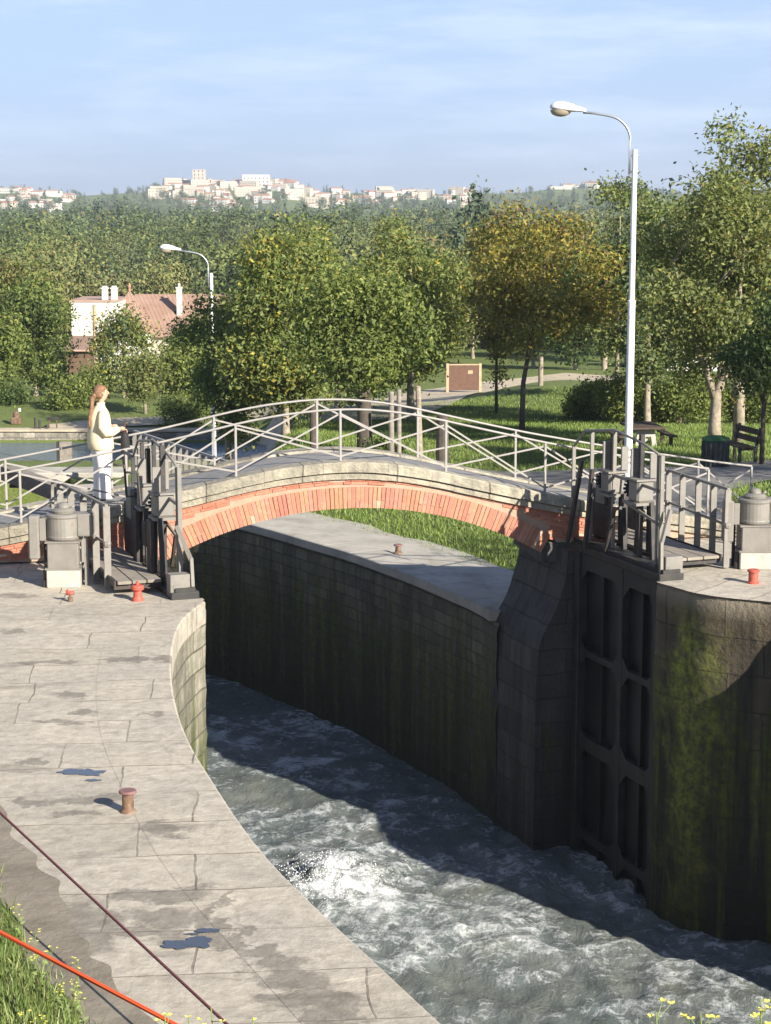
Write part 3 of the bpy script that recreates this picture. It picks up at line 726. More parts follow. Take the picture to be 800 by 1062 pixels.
# coping in two steps on either edge
for w0, w1, oth in ((-.10, .30, 1), (W_-.30, W_+.10, -1)):
    mb = MB(); t = -12.5; rnd = random.Random(3)
    while t < 4.6:
        L = rnd.uniform(.7, 1.15); te = min(t+L, 4.7)
        for (a0, a1, h0, h1) in ((w0, w1, -.16, 0.0), (w0+.05 if oth > 0 else w0, w1 if oth > 0 else w1-.05, -TH0, -.163)):
            dz = rnd.uniform(-.004, .004); rows = []
            for tt in np.linspace(t+.0015, te-.0015, 6):
                z = z_cop(tt)
                rows.append([mb.vert(bl(tt, a0, z+h0+dz)), mb.vert(bl(tt, a0, z+h1-.02+dz)), mb.vert(bl(tt, a0+.02, z+h1+dz)), mb.vert(bl(tt, a1-.02, z+h1+dz)), mb.vert(bl(tt, a1, z+h1-.02+dz)), mb.vert(bl(tt, a1, z+h0+dz))])
            for a, b in zip(rows, rows[1:]):
                for i in range(6): 
                    f = (a[i], b[i], b[(i+1)%6], a[(i+1)%6]); mb.face(f, [(mb.v[k_][0], mb.v[k_][2]+mb.v[k_][1]) for k_ in f])
            mb.face(rows[0][::-1], [(0,0)]*6); mb.face(rows[-1], [(0,0)]*6)
        t = te
    mb.build('coping', M['coping_b'], BR)
mb = MB(); rows = []
for t in np.arange(-13, 5.6, .15): rows.append([mb.vert(bl(t, w0, z_cop(t)-.035)) for w0 in (.29, W_/2, W_-.29)])
for a, b in zip(rows, rows[1:]):
    for i in range(2): mb.face((a[i], b[i], b[i+1], a[i+1]))
mb.smooth = True; mb.build('deck', M['deck'], BR)
# railings
def railing(w0, posts, t_end_curl=None):
    top = lambda t: z_cop(t)+.80
    rb = MB(); N_ = 60; t0, t1_ = posts[0], posts[-1]
    pts = [bl(t, w0, top(t)) for t in np.linspace(t0, t1_, N_)]
    rb.tube(pts, .018, 8)
    r0 = rb.build('railing', M['rail'], BR)
    for t in posts:
        pb = MB(); pb.box(t-TC-.018, t-TC+.018, w0-.018, w0+.018, z_cop(t)-.03, top(t)-.01, bev=.004)
        pb.build('post', M['rail'], r0)
    for a, b in zip(posts, posts[1:]):
        xb = MB(); za0, za1, zb0, zb1 = z_cop(a)+.07, top(a)-.06, z_cop(b)+.07, top(b)-.06
        xb.bar(bl(a, w0+.010, za0), bl(b, w0+.010, zb1), .012, .026, (0,0,1)); xb.bar(bl(a, w0-.010, za1), bl(b, w0-.010, zb0), .012, .026, (0,0,1))
        xb.build('cross_brace', M['rail'], r0)
    return r0
pA = [-12.1, -10.45, -8.76, -7.1, -5.45, -3.77, -2.09, -.42, 1.2, 2.81, 3.78]
pB = [-11.9, -10.2, -8.54, -6.95, -5.28, -3.65, -1.97, -.35, 1.15, 2.4]
railing(W_-.12, pA); railing(.10, pB)

# ------------------------------------------------------------------ lock gates
def make_gate(name, origin, sg, label, fw_, rl_):
    E_ = empty(name, origin, math.atan2(.937, -.35)); tag(E_, label, 'lock gate', 'open lock gates')
    y = lambda n_: n_*sg
    def bx(mb, s0, s1, n0, n1, z0, z1, bev=.0): mb.box(s0, s1, y(n0), y(n1), z0, z1, bev=bev)
    b = MB(); bx(b, .18, 2.86, .22, .27, -5.6, -.02); b.build('skin_plate', M['gateskin'], E_)
    for s0, s1, n0 in ((.18, .30, .05), (1.30, 1.42, .08), (2.70, 2.86, .05)):
        b = MB(); bx(b, s0, s1, n0, .218, -5.6, -.03, .01); b.build('upright', M['gaterib'], E_)
    for s_ in (.78, 2.05):
        b = MB(); bx(b, s_-.035, s_+.035, .14, .218, -5.6, -.05); b.build('stiffener', M['gateskin'], E_)
    for z, hgt in ((-.16, .26), (-1.62, .10), (-3.08, .24), (-4.6, .14)):
        b = MB()
        for s0, s1 in ((.303, 1.297), (1.423, 2.697)): bx(b, s0, s1, .10, .216, z-hgt/2, z+hgt/2, .01)
        # gusset plates at the crossing with the uprights
        for s0 in (.30, 1.30, 1.42, 2.70):
            d_ = 1 if s0 in (.30, 1.42) else -1
            b.poly([(s0, y(.098), z-hgt/2-.2), (s0+d_*.22, y(.098), z-hgt/2+.02), (s0+d_*.22, y(.098), z+hgt/2-.02), (s0, y(.098), z+hgt/2+.2)])
        b.build('cross_beam', M['gaterib'], E_)
    # top girder
    b = MB(); bx(b, .1, 3.0, .04, .44, -.02, .10, .012); bx(b, .1, 3.0, .10, .38, .103, .16); b.build('top_girder', M['gaterib'], E_)
    # footway
    f0, f1, fs0, fs1 = fw_
    wdt = (f1-f0)/3
    for k in range(3): b = MB(); bx(b, fs0, fs1, f0+k*wdt, f0+(k+1)*wdt-.015, .16, .205, .006); b.build('foot_plank', M['plank'], E_)
    for s_ in np.linspace(fs0+.1, fs1-.1, 4): b = MB(); bx(b, s_-.03, s_+.03, .445, f1+.02, .08, .157); b.build('bracket', M['iron'], E_)
    b = MB(); b.bar((fs0, y(f1+.02), .17), (fs1, y(f1+.02), .17), .02, .10); b.build('footway_edge', M['iron'], E_)
    # quay-side railing with flat posts
    rb = MB(); (ra, na), (rb_, nb_) = rl_
    nn_ = lambda s_: na+(nb_-na)*(s_-ra)/(rb_-ra)
    top = [(rb_+.10, .25), (rb_+.12, 1.0), (rb_+.08, 1.12), (rb_-.05, 1.17), (ra-.02, 1.20)]
    pts = [(s_, y(nn_(s_)), z) for s_, z in top]
    for p_, q__ in zip(pts, pts[1:]): rb.bar(p_, q__, .045, .04)
    rb.bar((ra, y(na), .66), (rb_, y(nb_), .66), .025, .035)
    r0 = rb.build('railing', M['grey'], E_)
    for f_ in (0, .2, .42, .66, .88): 
        s_ = ra+(rb_-ra)*f_; n0 = nn_(s_)
        pb = MB(); pb.box(s_-.018, s_+.018, y(n0-.05), y(n0+.05), .02, 1.19, bev=.004)
        pb.lathe([(.05, .62), (.06, .66), (.05, .70)], (s_, y(n0)), 8); pb.build('post', M['grey'], r0)
    # water-side tall frame
    rb = MB(); n1 = .22
    rb.tube([(.42, y(n1), 1.76), (1.0, y(n1), 1.88), (1.9, y(n1), 1.98), (2.9, y(n1), 1.86), (3.3, y(n1), 1.55)], .02, 8)
    rb.bar((.42, y(n1), 1.25), (2.2, y(n1), 1.30), .025, .045); rb.bar((.42, y(n1), .75), (1.6, y(n1), .95), .025, .045)
    r1 = rb.build('railing', M['grey'], E_)
    for s_, h_ in ((.42, 1.78), (.52, 1.80), (1.9, 1.98), (2.65, 1.86), (3.28, 1.58)):
        pb = MB(); pb.box(s_-.018, s_+.018, y(n1-.03), y(n1+.03), .16, h_, bev=.004); pb.build('post', M['grey'] if s_ < .6 or sg < 0 else M['iron'], r1)
    # paddle gear: racks, gearbox, guards
    for s_, hh, kk in ((1.15, 2.0, 1), (2.05, 1.85, 0)):
        b = MB(); b.box(s_-.035, s_+.035, y(.24), y(.31), .16, hh, bev=.004)
        for i in range(int((hh-.3)/.05)): b.box(s_+.035, s_+.055, y(.245), y(.305), .25+i*.05, .275+i*.05)
        b.build('toothed_rack', M['iron'], E_)
        b = MB(); b.box(s_-.15, s_+.15, y(.14), y(.42), 1.0, 1.32, bev=.03); b.box(s_-.18, s_+.18, y(.11), y(.45), .96, 1.0); b.box(s_-.18, s_+.18, y(.11), y(.45), 1.32, 1.35)
        b.build('gearbox', M['grey'], E_)
        for ds in (-.17, .17): b = MB(); b.bar((s_+ds*1.5, y(.36), .16), (s_+ds, y(.36), 1.0), .06, .08); b.build('gear_leg', M['iron'], E_)
        b = MB(); gx_ = s_+.27
        b.tube([(s_+.15, y(.28), 1.16), (gx_+.02, y(.28), 1.16)], .03, 8)
        for i in range(14):
            a = i*2*math.pi/14; b.bar((gx_, y(.28)+.10*math.cos(a), 1.16+.10*math.sin(a)), (gx_, y(.28)+.15*math.cos(a), 1.16+.15*math.sin(a)), .03, .035)
        b.tube([(gx_-.02, y(.28), 1.16), (gx_+.02, y(.28), 1.16)], .115, 16); b.build('cog_wheel', M['iron'], E_)
        for ba in ((s_+.10, s_+.14, y(.16), y(.28), 1.36, 1.78), (s_-.16, s_-.12, y(.34), y(.46), 1.36, 1.72)): b = MB(); b.box(*ba, bev=.006); b.build('guard_plate', M['grey'], E_)
        b = MB(); b.box(s_-.12, s_+.12, y(.44), y(.50), .2, .95, bev=.01); b.build('back_plate', M['iron'], E_)
        b = MB(); b.tube([(s_, y(.45), 1.16), (s_, y(.60), 1.16), (s_+.05*kk, y(.62), 1.62), (s_+.05*kk, y(.78), 1.64)], .018, 8); b.build('crank_handle', M['iron'], E_)
    # dark slanted levers
    b = MB(); b.bar((2.95, y(-.02), .1), (2.55, y(.0), 1.45), .05, .075); b.build('lever', M['iron'], E_)
    b = MB(); b.bar((2.35, y(-.02), .1), (2.2, y(.0), 1.35), .05, .075); b.build('lever', M['iron'], E_)
    b = MB(); b.bar((1.75, y(.02), .16), (1.45, y(.0), .85), .04, .06); b.bar((1.45, y(0), .85), (1.25, y(0), .9), .04, .05); b.build('lever', M['iron'], E_)
    # control box and conduit behind the gearing
    b = MB(); b.box(2.45, 2.75, y(.34), y(.46), .75, 1.2, bev=.01); b.build('control_box', M['grey'], E_)
    b = MB(); b.box(1.5, 1.72, y(.36), y(.46), .5, .85, bev=.01); b.build('control_box', M['iron'], E_)
    b = MB(); b.box(2.3, 3.0, y(.40), y(.44), .2, .95, bev=.01); b.build('back_plate', M['iron'], E_)
    # end bracket at the mitre post with a cranked strut
    b = MB(); b.box(.14, .36, y(.16), y(.44), .02, .34, bev=.008); b.box(.132, .138, y(.2), y(.4), .07, .2)
    b.build('end_bracket', M['grey'], E_)
    b = MB(); b.bar((.30, y(.30), 1.0), (.22, y(.12), .52), .045, .055); b.bar((.22, y(.12), .55), (.18, y(.11), -.02), .045, .055); b.build('strut', M['grey'], E_)
    return E_
make_gate('lock_gate', (-2.48, 24.55, 0), 1, 'open lock gate beside the left quay, its plank footway near the standing person', (.45, 1.08, .62, 3.4), ((1.1, 1.1), (4.0, 1.3)))
make_gate('lock_gate', (3.93, 25.66, 0), -1, 'open lock gate in the right wall, its dark ribbed leaf reaching the water', (.52, 1.34, .62, 3.2), ((.6, 1.43), (3.1, 1.7)))

# ------------------------------------------------------------------ winches
def make_winch(loc, rz, label):
    E_ = empty('gate_winch', loc, rz); tag(E_, label, 'winch', 'grey gate winches')
    b = MB(); b.box(-.235, .235, -.22, .22, 0, .26, bev=.012); b.build('plinth', M['concrete'], E_)
    b = MB(); b.box(-.22, .22, -.21, .21, .262, .66, bev=.015); b.box(-.25, .25, -.23, .23, .26, .285); b.box(-.245, .245, -.225, .225, .64, .665)
    for sx in (-1, 1):
        for z in (.34, .56): b.tube([(sx*.22, -.12, z), (sx*.25, -.12, z)], .022, 8)
    b.build('pedestal', M['grey'], E_)
    b = MB(); b.lathe([(.215, .667), (.235, .69), (.24, .72), (.235, .735), (.232, .98), (.245, 1.0), (.245, 1.03), (.22, 1.045)], n=28); b.build('drum', M['grey'], E_)
    b = MB(); b.lathe([(.16, 1.046), (.17, 1.08), (.13, 1.11), (.09, 1.12), (.085, 1.16), (.05, 1.19)], n=20); b.tube([(.1, -.02, 1.1), (.16, -.02, 1.15)], .02, 8); b.build('cap', M['grey'], E_)
    b = MB(); b.box(.20, .42, -.13, .16, .72, 1.04, bev=.015); b.box(.40, .425, -.1, .13, .75, 1.0); b.build('motor_box', M['grey'], E_)
    b = MB(); b.box(-.48, -.33, -.16, .04, .40, 1.02, bev=.02); b.build('side_box', M['grey'], E_)
    b = MB(); b.box(-.33, -.24, -.12, -.06, .66, .98, bev=.008); b.build('side_bracket', M['grey'], E_)
    b = MB(); b.bar((.31, -.02, 0), (.31, -.02, .72), .06, .05); b.build('support_leg', M['grey'], E_)
    b = MB(); b.tube([(-.28, .1, 0), (-.28, .1, .9)], .025, 8); b.build('cable_pipe', M['iron'], E_)
    b = MB(); b.lathe([(.05, 0), (.05, .10), (.03, .12), (.03, .22), (.045, .24)], (-.26, -.12), 10); b.build('pipe', M['iron'], E_)
wx, wy = G(65, 610, 0); make_winch((wx, wy+.22, 0), .05, 'grey drum winch on a square plinth, left of the plank footway on the left quay')
wx, wy = G(784, 591, 0); make_winch((wx, wy+.22, 0), .0, 'grey drum winch on the right quay behind the small faded red bollard')

# ------------------------------------------------------------------ bollards
def bollard(name, loc, prof, mats, label, cap=None, group=None, sc=1, cat='bollard'):
    E_ = empty(name, loc); tag(E_, label, cat, group)
    b = MB(); b.lathe([(r_*sc, z*sc) for r_, z in prof], n=22); b.build('post', mats[0], E_)
    if cap: b = MB(); b.lathe([(r_*sc, z*sc) for r_, z in cap], n=22); b.build('cap', mats[1], E_)
    return E_
x, y = G(133, 842, 0)
bollard('bollard', (x, y, 0), [(.095,0),(.085,.02),(.066,.04),(.064,.215)], (M['rust'], M['rustcap']), 'short rusty mooring bollard with a flat wide cap alone on the left quay', [(.07,.216),(.098,.222),(.10,.24),(.092,.25)], sc=.80)
x, y = G(143, 623, 0)
bollard('bollard', (x, y, 0), [(.105,0),(.10,.03),(.075,.08),(.07,.17)], (M['red'], M['red']), 'bright red waisted bollard at the nose of the left quay below the footway', [(.072,.171),(.11,.20),(.115,.25),(.10,.27),(.03,.275),(.028,.33),(.01,.34)], sc=.80)
x, y = G(781.5, 605, 0)
bollard('bollard', (x, y, 0), [(.085,0),(.085,.02),(.07,.03),(.07,.165)], (M['red'], M['red']), 'small faded red bollard on the right quay in front of the winch', [(.072,.166),(.088,.17),(.088,.195),(.07,.205)])
x, y = G(413, 573, -1.33)
bollard('bollard', (x, y, -1.345), [(.09,0),(.08,.02),(.055,.04),(.05,.14)], (M['rust'], M['rustcap']), 'tiny rusty bollard on the towpath of the lower chamber, seen under the arch', [(.051,.141),(.085,.15),(.085,.175),(.07,.18)])
x, y = G(73, 624, 0); E_ = empty('water_valve', (x, y, 0)); tag(E_, 'small rusty red valve stub on the left quay in front of the winch', 'valve')
b = MB(); b.lathe([(.035,0),(.035,.06),(.02,.07),(.02,.13)], n=10); b.build('stem', M['rust'], E_)
b = MB(); b.tube([(-.055,0,.12),(.055,.01,.12)], .03, 8); b.tube([(-.05,0,.16),(-.01,0,.13)], .02, 8); b.build('valve_head', M['red'], E_)

# ------------------------------------------------------------------ puddles and damp stains
q = NB('puddle_water'); q.b.inputs['Base Color'].default_value = (.06, .065, .07, 1); q.rough(.06); q.b.inputs['Specular IOR Level'].default_value = 1.0; q.b.inputs['IOR'].default_value = 1.6; M['puddle'] = q.m
q = NB('damp_stone'); v = q.coord('World'); q.color(q.mix(q.rng(q.noise(v, 6, 6, .7), .35, .65), (.155, .13, .10), (.22, .19, .15))); q.rough(.6); M['damp'] = q.m
def blot(name, px, py, hw, hh, mat_, z, seed, n_=60, rag=.5):
    c0 = Vector((*G(px, py, 0), 0)); a = Vector((*G(px+hw, py, 0), 0))-c0; d = Vector((*G(px, py-hh, 0), 0))-c0
    mb = MB(); P = []
    for k in range(n_):
        t = 2*math.pi*k/n_; r_ = 1+rag*noise.noise(Vector((math.cos(t)*1.5, math.sin(t)*1.5, seed*3.1)))*1.5+rag*.45*noise.noise(Vector((math.cos(t)*4, math.sin(t)*4, seed*1.7)))
        P.append(c0+a*math.cos(t)*r_+d*math.sin(t)*r_)
    c_ = mb.vert((c0.x, c0.y, z)); I = [mb.vert((p.x, p.y, z)) for p in P]
    for k in range(n_): mb.face((c_, I[k], I[(k+1)%n_]))
    o = mb.build(name, mat_); tag(o, kind='structure'); return o
st = [(178,685,26,2.5),(95,829,34,3.5),(85,843,24,2),(42,831,18,3),(170,861,30,4),(165,858,14,5),(75,721,14,2.5),(182,866,12,2),(85,739,12,1.5),(160,742,9,2.2),(168,930,45,5.5),(172,952,40,6),(195,925,18,5),(202,975,44,5),(150,966,34,4),(40,688,30,1.2),(60,749,30,1.2),
      (290,1000,27,9),(310,1018,34,9),(330,1040,38,8),(268,988,20,3),(345,1058,30,7),(215,990,14,3),(222,958,12,10),(235,935,7,8),(245,975,7,14),(130,684,14,2),(240,1010,22,4),(30,790,16,3),(118,848,10,2),(75,965,38,22),(50,985,30,16),(12,655,12,2),(20,618,20,1.5)]
for k, (px, py, hw, hh) in enumerate([]): blot('damp_patch', px, py, hw*.8, hh*.8, M['damp'], .018+.0008*(k%7), k, rag=.85)
for k, (px, py, hw, hh) in enumerate([(78,801,17,2.6),(95,802,12,3.4),(97,810,8,1.2),(186,981,19,4.6),(206,978,15,5.6),(214,966,12,2.2),(201,970,7,1.2)]): blot('puddle', px, py, hw, hh, M['puddle'], (.007+.0006*k), 40+k, rag=.38)

# ------------------------------------------------------------------ lamp posts
def lamp(loc, H, label, sc=1.0, rz=0):
    E_ = empty('street_lamp', loc, rz); tag(E_, label, 'street lamp', 'street lamps by the lock')
    hb = H*.52
    b = MB(); b.lathe([(.11*sc, -.1), (.11*sc, .5), (.085*sc, .6), (.078*sc, hb), (.085*sc, hb+.02), (.085*sc, hb+.07), (.062*sc, hb+.09), (.055*sc, H-.55*sc), (.055*sc, H-.5*sc)], n=18); b.build('pole', M['white'], E_)
    b = MB(); P = [(-.10*sc, 0, H-1.0*sc), (-.10*sc, 0, H-.3*sc)]
    for k in range(11):
        a = k/10*R(80); P.append((-.10*sc-.62*sc*(1-math.cos(a))*.9, 0, H-.3*sc+.50*sc*math.sin(a)))
    P.append((P[-1][0]-.28*sc, 0, P[-1][2]+.05*sc)); P.append((P[-1][0]-.24*sc, 0, P[-1][2]+.02*sc)); b.tube(P, .026*sc, 8)
    for z in (H-.95*sc, H-.62*sc): b.tube([(-.12*sc, 0, z), (.09*sc, 0, z)], .02*sc, 6)
    b.build('bracket_arm', M['steel'], E_)
    ex, ez = P[-1][0], P[-1][2]
    hd = MB(); rings = []
    prof = [(0.06,.04,.05),(-.02,.07,.07),(-.14,.085,.09),(-.22,.14,.12),(-.40,.155,.15),(-.55,.15,.145),(-.66,.11,.10),(-.72,.04,.04)]
    tilt = .13
    for dx, ry, rz_ in prof:
        rings.append([hd.vert((ex+dx*sc*.95, ry*sc*math.cos(t), ez+(.03-dx*tilt*.8)*sc+rz_*sc*(math.sin(t) if math.sin(t) > 0 else .35*math.sin(t)))) for t in np.linspace(0, 2*math.pi, 16, endpoint=False)])
    hd.smooth = True
    for a, b2 in zip(rings, rings[1:]):
        for i in range(16): hd.face((a[i], a[(i+1)%16], b2[(i+1)%16], b2[i]))
    hd.face(rings[0][::-1]); hd.face(rings[-1]); h_ = hd.build('lamp_head', M['lampshell'], E_)
    lb = MB(); lb.smooth = True; rings = []
    for f_, zz_ in ((1.0, 0), (.96, -.05), (.8, -.10), (.4, -.135), (.05, -.145)):
        rings.append([lb.vert((ex+(-.46+.22*f_*math.cos(t))*sc, .145*f_*sc*math.sin(t), ez+(.06+zz_)*sc)) for t in np.linspace(0, 2*math.pi, 16, endpoint=False)])
    for a, b2 in zip(rings, rings[1:]):
        for i in range(16): lb.face((a[i], b2[i], b2[(i+1)%16], a[(i+1)%16]))
    lb.build('lens', M['lens'], h_)
p = GD(652, 466, 38.6); lx, ly = p.x, 38.6; zt = GD(655, 155, 38.6).z
lamp((lx, ly, T(lx, ly)), zt-T(lx, ly)+.5, 'tall white street lamp rising above the right gate, brightly lit against the trees', 1.0, -.15)
p = GD(221, 400, 64); zt = GD(221, 283, 64).z; zb = T(p.x, 64)
lamp((p.x, 64, zb), zt-zb+.5, 'farther white street lamp standing left among the trees, above the bridge', 1.0, .05)

# ------------------------------------------------------------------ person
def skin_obj(name, V_, E__, Rd, mat_, parent, lv=2):
    me = bpy.data.meshes.new(name); me.from_pydata(V_, E__, []); me.materials.append(mat_); me.update()
    o = bpy.data.objects.new(name, me); COL.objects.link(o); o.parent = parent
    m_ = o.modifiers.new('Skin', 'SKIN')
    if not me.skin_vertices: 
        try: me.attributes  # skin layer is created by the modifier when missing
        except Exception: pass
    return o, m_
def loft(mb, rings, n_=20):
    RR = []
    for cx_, cy_, cz_, rx, ry in rings: RR.append([mb.vert((cx_+rx*math.cos(t), cy_+ry*math.sin(t), cz_)) for t in np.linspace(0, 2*math.pi, n_, endpoint=False)])
    sm = mb.smooth; mb.smooth = True
    for a, b in zip(RR, RR[1:]):
        for i in range(n_): mb.face((a[i], a[(i+1)%n_], b[(i+1)%n_], b[i]))
    mb.face(RR[0][::-1]); mb.face(RR[-1]); mb.smooth = sm
PZ = .80; PX = -4.44; PY = 28.35
PE = empty('person', (PX, PY, PZ-.02), R(28)); tag(PE, 'person in cream jacket and white trousers with long ponytail, standing on the bridge', 'person')
def hand_pts(mb, w_, side):
    w_ = Vector(w_); mb.tube([w_, w_+Vector((.045,0,-.005)), w_+Vector((.09,0,-.012))], [.026,.036,.034], 8)
    for k in range(4):
        o_ = w_+Vector((.085, (-.027+.018*k)*side, -.012)); L_ = (.062,.072,.068,.052)[k]
        mb.tube([o_, o_+Vector((L_*.45,0,-.012)), o_+Vector((L_*.7,0,-.045)), o_+Vector((L_*.45,0,-.07))], [.0095,.009,.0085,.006], 6)
    o_ = w_+Vector((.03, .03*side, 0)); mb.tube([o_, o_+Vector((.03,.022*side,-.02)), o_+Vector((.055,.018*side,-.045))], [.012,.010,.007], 6)
b = MB()   # body: head, neck, trunk, arms, legs, hands as one mesh
loft(b, [(0,0,.86,.10,.13),(0,0,1.0,.09,.12),(0,0,1.2,.10,.14),(0,0,1.36,.10,.17),(0.01,0,1.45,.07,.09),(.015,0,1.50,.048,.050),(.025,0,1.56,.047,.048),(.045,0,1.585,.062,.052),(.045,0,1.63,.082,.066),(.04,0,1.68,.092,.073),(.032,0,1.73,.090,.072),(.025,0,1.77,.07,.058),(.02,0,1.79,.03,.025)], 18)
b.tube([(.125,0,1.70),(.148,0,1.665),(.128,0,1.655)], [.012,.016,.010], 6)        # nose
b.tube([(.112,-.02,1.622),(.122,0,1.620),(.112,.02,1.622)], [.006,.008,.006], 6)  # lips
for sy in (-1, 1):
    b.tube([(.03,sy*.074,1.70),(.02,sy*.084,1.68),(.03,sy*.078,1.655)], [.012,.014,.010], 6)
    b.tube([(.112,sy*.032,1.695),(.120,sy*.032,1.695)], .010, 8)
    b.tube([(0,sy*.09,.9),(.01,sy*.09,.5),(-.01,sy*.09,.1),(.0,sy*.09,.05)], [.085,.06,.045,.04], 10)
    b.tube([(0,sy*.17,1.40),(-.02,sy*.23,1.15),(.24,sy*.17,1.13)], [.05,.042,.032], 8); hand_pts(b, (.24, sy*.17, 1.13), -sy)
b.build('body', M['skin'], PE)
b = MB()
loft(b, [(0,0,.79,.165,.20),(0,0,.82,.195,.225),(-.01,0,.93,.205,.23),(-.015,0,1.05,.19,.22),(-.015,0,1.2,.175,.215),(-.015,0,1.32,.16,.215),(-.005,0,1.40,.125,.185),(.0,0,1.46,.085,.10),(.01,0,1.50,.065,.07),(.012,0,1.53,.068,.072)], 24)
for v_i, v_ in enumerate(b.v):
    k = 1+.07*noise.noise(Vector((v_[0]*7, v_[1]*7, v_[2]*11))); b.v[v_i] = (v_[0]*k, v_[1]*k, v_[2])
b.tube([(-.01,-.165,1.41),(-.02,-.215,1.33),(-.05,-.265,1.17),(-.01,-.27,1.09),(.10,-.245,1.09),(.22,-.19,1.12)], [.07,.09,.085,.082,.07,.05], 14)
b.tube([(-.01,.165,1.41),(-.02,.215,1.33),(-.03,.265,1.17),(.01,.27,1.09),(.10,.245,1.09),(.22,.19,1.12)], [.07,.09,.085,.082,.07,.05], 14)
b.build('jacket', M['cream'], PE)
b = MB()
for sy in (-1, 1): loft(b, [(.02,sy*.095,.035,.125,.10),(.0,sy*.095,.07,.105,.10),(0,sy*.095,.3,.10,.10),(0.01,sy*.092,.5,.105,.10),(0,sy*.088,.75,.13,.112),(0,sy*.08,.86,.14,.115)], 16)
b.build('trousers', M['whitecloth'], PE)
for sy in (-1, 1): b = MB(); b.box(-.11, .17, sy*.095-.05, sy*.095+.05, .0, .06, bev=.015); b.build('shoe', M['blackcloth'], PE)
b = MB(); loft(b, [(-.02,0,1.60,.055,.062),(-.012,0,1.64,.085,.078),(-.0,0,1.69,.102,.083),(.012,0,1.74,.104,.081),(.012,0,1.78,.085,.067),(.01,0,1.805,.04,.035)], 18)
b.lathe([(.02,1.60),(.045,1.62),(.05,1.65),(.03,1.68)], (-.085, 0), 10)
b.tube([(-.08,0,1.64),(-.12,0,1.60),(-.135,-.02,1.52),(-.155,-.05,1.44),(-.19,-.07,1.32),(-.205,-.08,1.20),(-.205,-.08,1.14)], [.03,.04,.034,.032,.030,.022,.008], 10); b.build('hair', M['hair'], PE)
UE = empty('umbrella', (PX, PY, PZ), R(28)); tag(UE, 'dark folded umbrella held upright by the person in the cream jacket', 'umbrella')
b = MB(); b.tube([(.335,-.17,1.14),(.335,-.17,.02)], .011, 8); b.build('shaft', M['iron'], UE)
b = MB(); b.tube([(.335,-.17,1.08),(.335,-.17,1.0),(.34,-.17,.85),(.335,-.17,.40),(.335,-.17,.25)], [.02,.06,.075,.03,.014], 9); b.build('canopy', M['blackcloth'], UE)
b = MB(); b.tube([(.335,-.17,1.10),(.335,-.17,1.16),(.355,-.17,1.19),(.38,-.17,1.18),(.385,-.17,1.15)], .014, 8); b.build('handle', M['benchwood'], UE)

# ------------------------------------------------------------------ vegetation
def leaves(blobs, n, size, pal, seed, shell=.55, up=.35, drop=0, coh=None, far=None):
    g = np.random.default_rng(seed); B = np.array([b_[0] for b_ in blobs], float); Rd = np.array([b_[1] for b_ in blobs], float)
    wgt = (Rd.prod(1))**(2/3); wgt /= wgt.sum(); k = g.choice(len(B), n, p=wgt)
    d = g.normal(size=(n, 3)); d /= np.linalg.norm(d, axis=1, keepdims=True)
    rad = shell + (1-shell)*g.random(n)**.7 + g.normal(0, .06, n)
    P = B[k] + d*Rd[k]*rad[:, None]
    # fine twig clusters
    m_ = max(1, n//7); cl = g.integers(0, n, m_); pk = cl[g.integers(0, m_, n)]; P = np.where((g.random(n) < .55)[:, None], P[pk]+g.normal(0, size*1.3, (n, 3)), P)
    k1, k2 = coh or (1.1, .6)
    nr = d*k1 + g.normal(0, k2, (n, 3)) + np.array([0, 0, up]); nr /= np.linalg.norm(nr, axis=1, keepdims=True)
    t = g.normal(size=(n, 3)); t[:, 2] -= drop; t -= (t*nr).sum(1, keepdims=True)*nr; t /= np.linalg.norm(t, axis=1, keepdims=True); b_ = np.cross(nr, t)
    L = size*g.uniform(.6, 1.25, n)[:, None]; Wd = L*g.uniform(.38, .6, n)[:, None]
    V_ = np.stack([P-t*L*.5, P+b_*Wd*.5+nr*L*.06, P+t*L*.5, P-b_*Wd*.5+nr*L*.06], 1).reshape(-1, 3)
    pal = np.array(pal, float); pw = pal[:, 3]/pal[:, 3].sum(); bc = g.choice(len(pal), len(B), p=pw); mixb = g.random(n) < (.55 if far is None else .9)
    ci = np.where(mixb, bc[k], g.choice(len(pal), n, p=pw)); Cc = pal[ci][:, :3]*(g.uniform(.70, 1.5, n) if far is None else g.uniform(.92, 1.12, n))[:, None]*(1.42 if far is None else 1.05)
    Cc = np.concatenate([Cc, np.ones((n, 1))], 1).repeat(4, 0)
    return V_, np.arange(n*4).reshape(-1, 4), Cc
GREEN = [(.095,.122,.030,5),(.125,.148,.036,4),(.062,.086,.024,3),(.17,.17,.045,1)]
DARKG = [(.040,.062,.018,5),(.055,.080,.022,4),(.03,.045,.014,2)]
OLIVE = [(.125,.145,.042,5),(.085,.10,.035,4),(.14,.14,.05,2),(.17,.14,.04,1)]
YELG = [(.132,.148,.042,4),(.105,.128,.038,4),(.20,.17,.03,1.6),(.07,.10,.02,2)]
AUT = [(.17,.145,.03,6),(.22,.165,.03,3),(.10,.12,.03,4),(.12,.075,.035,1.5),(.22,.175,.04,1)]
BROWN = [(.14,.11,.035,4),(.10,.085,.03,3),(.09,.10,.03,2)]
BLUEG = [(.05,.075,.035,4),(.07,.095,.045,3),(.035,.055,.025,2)]
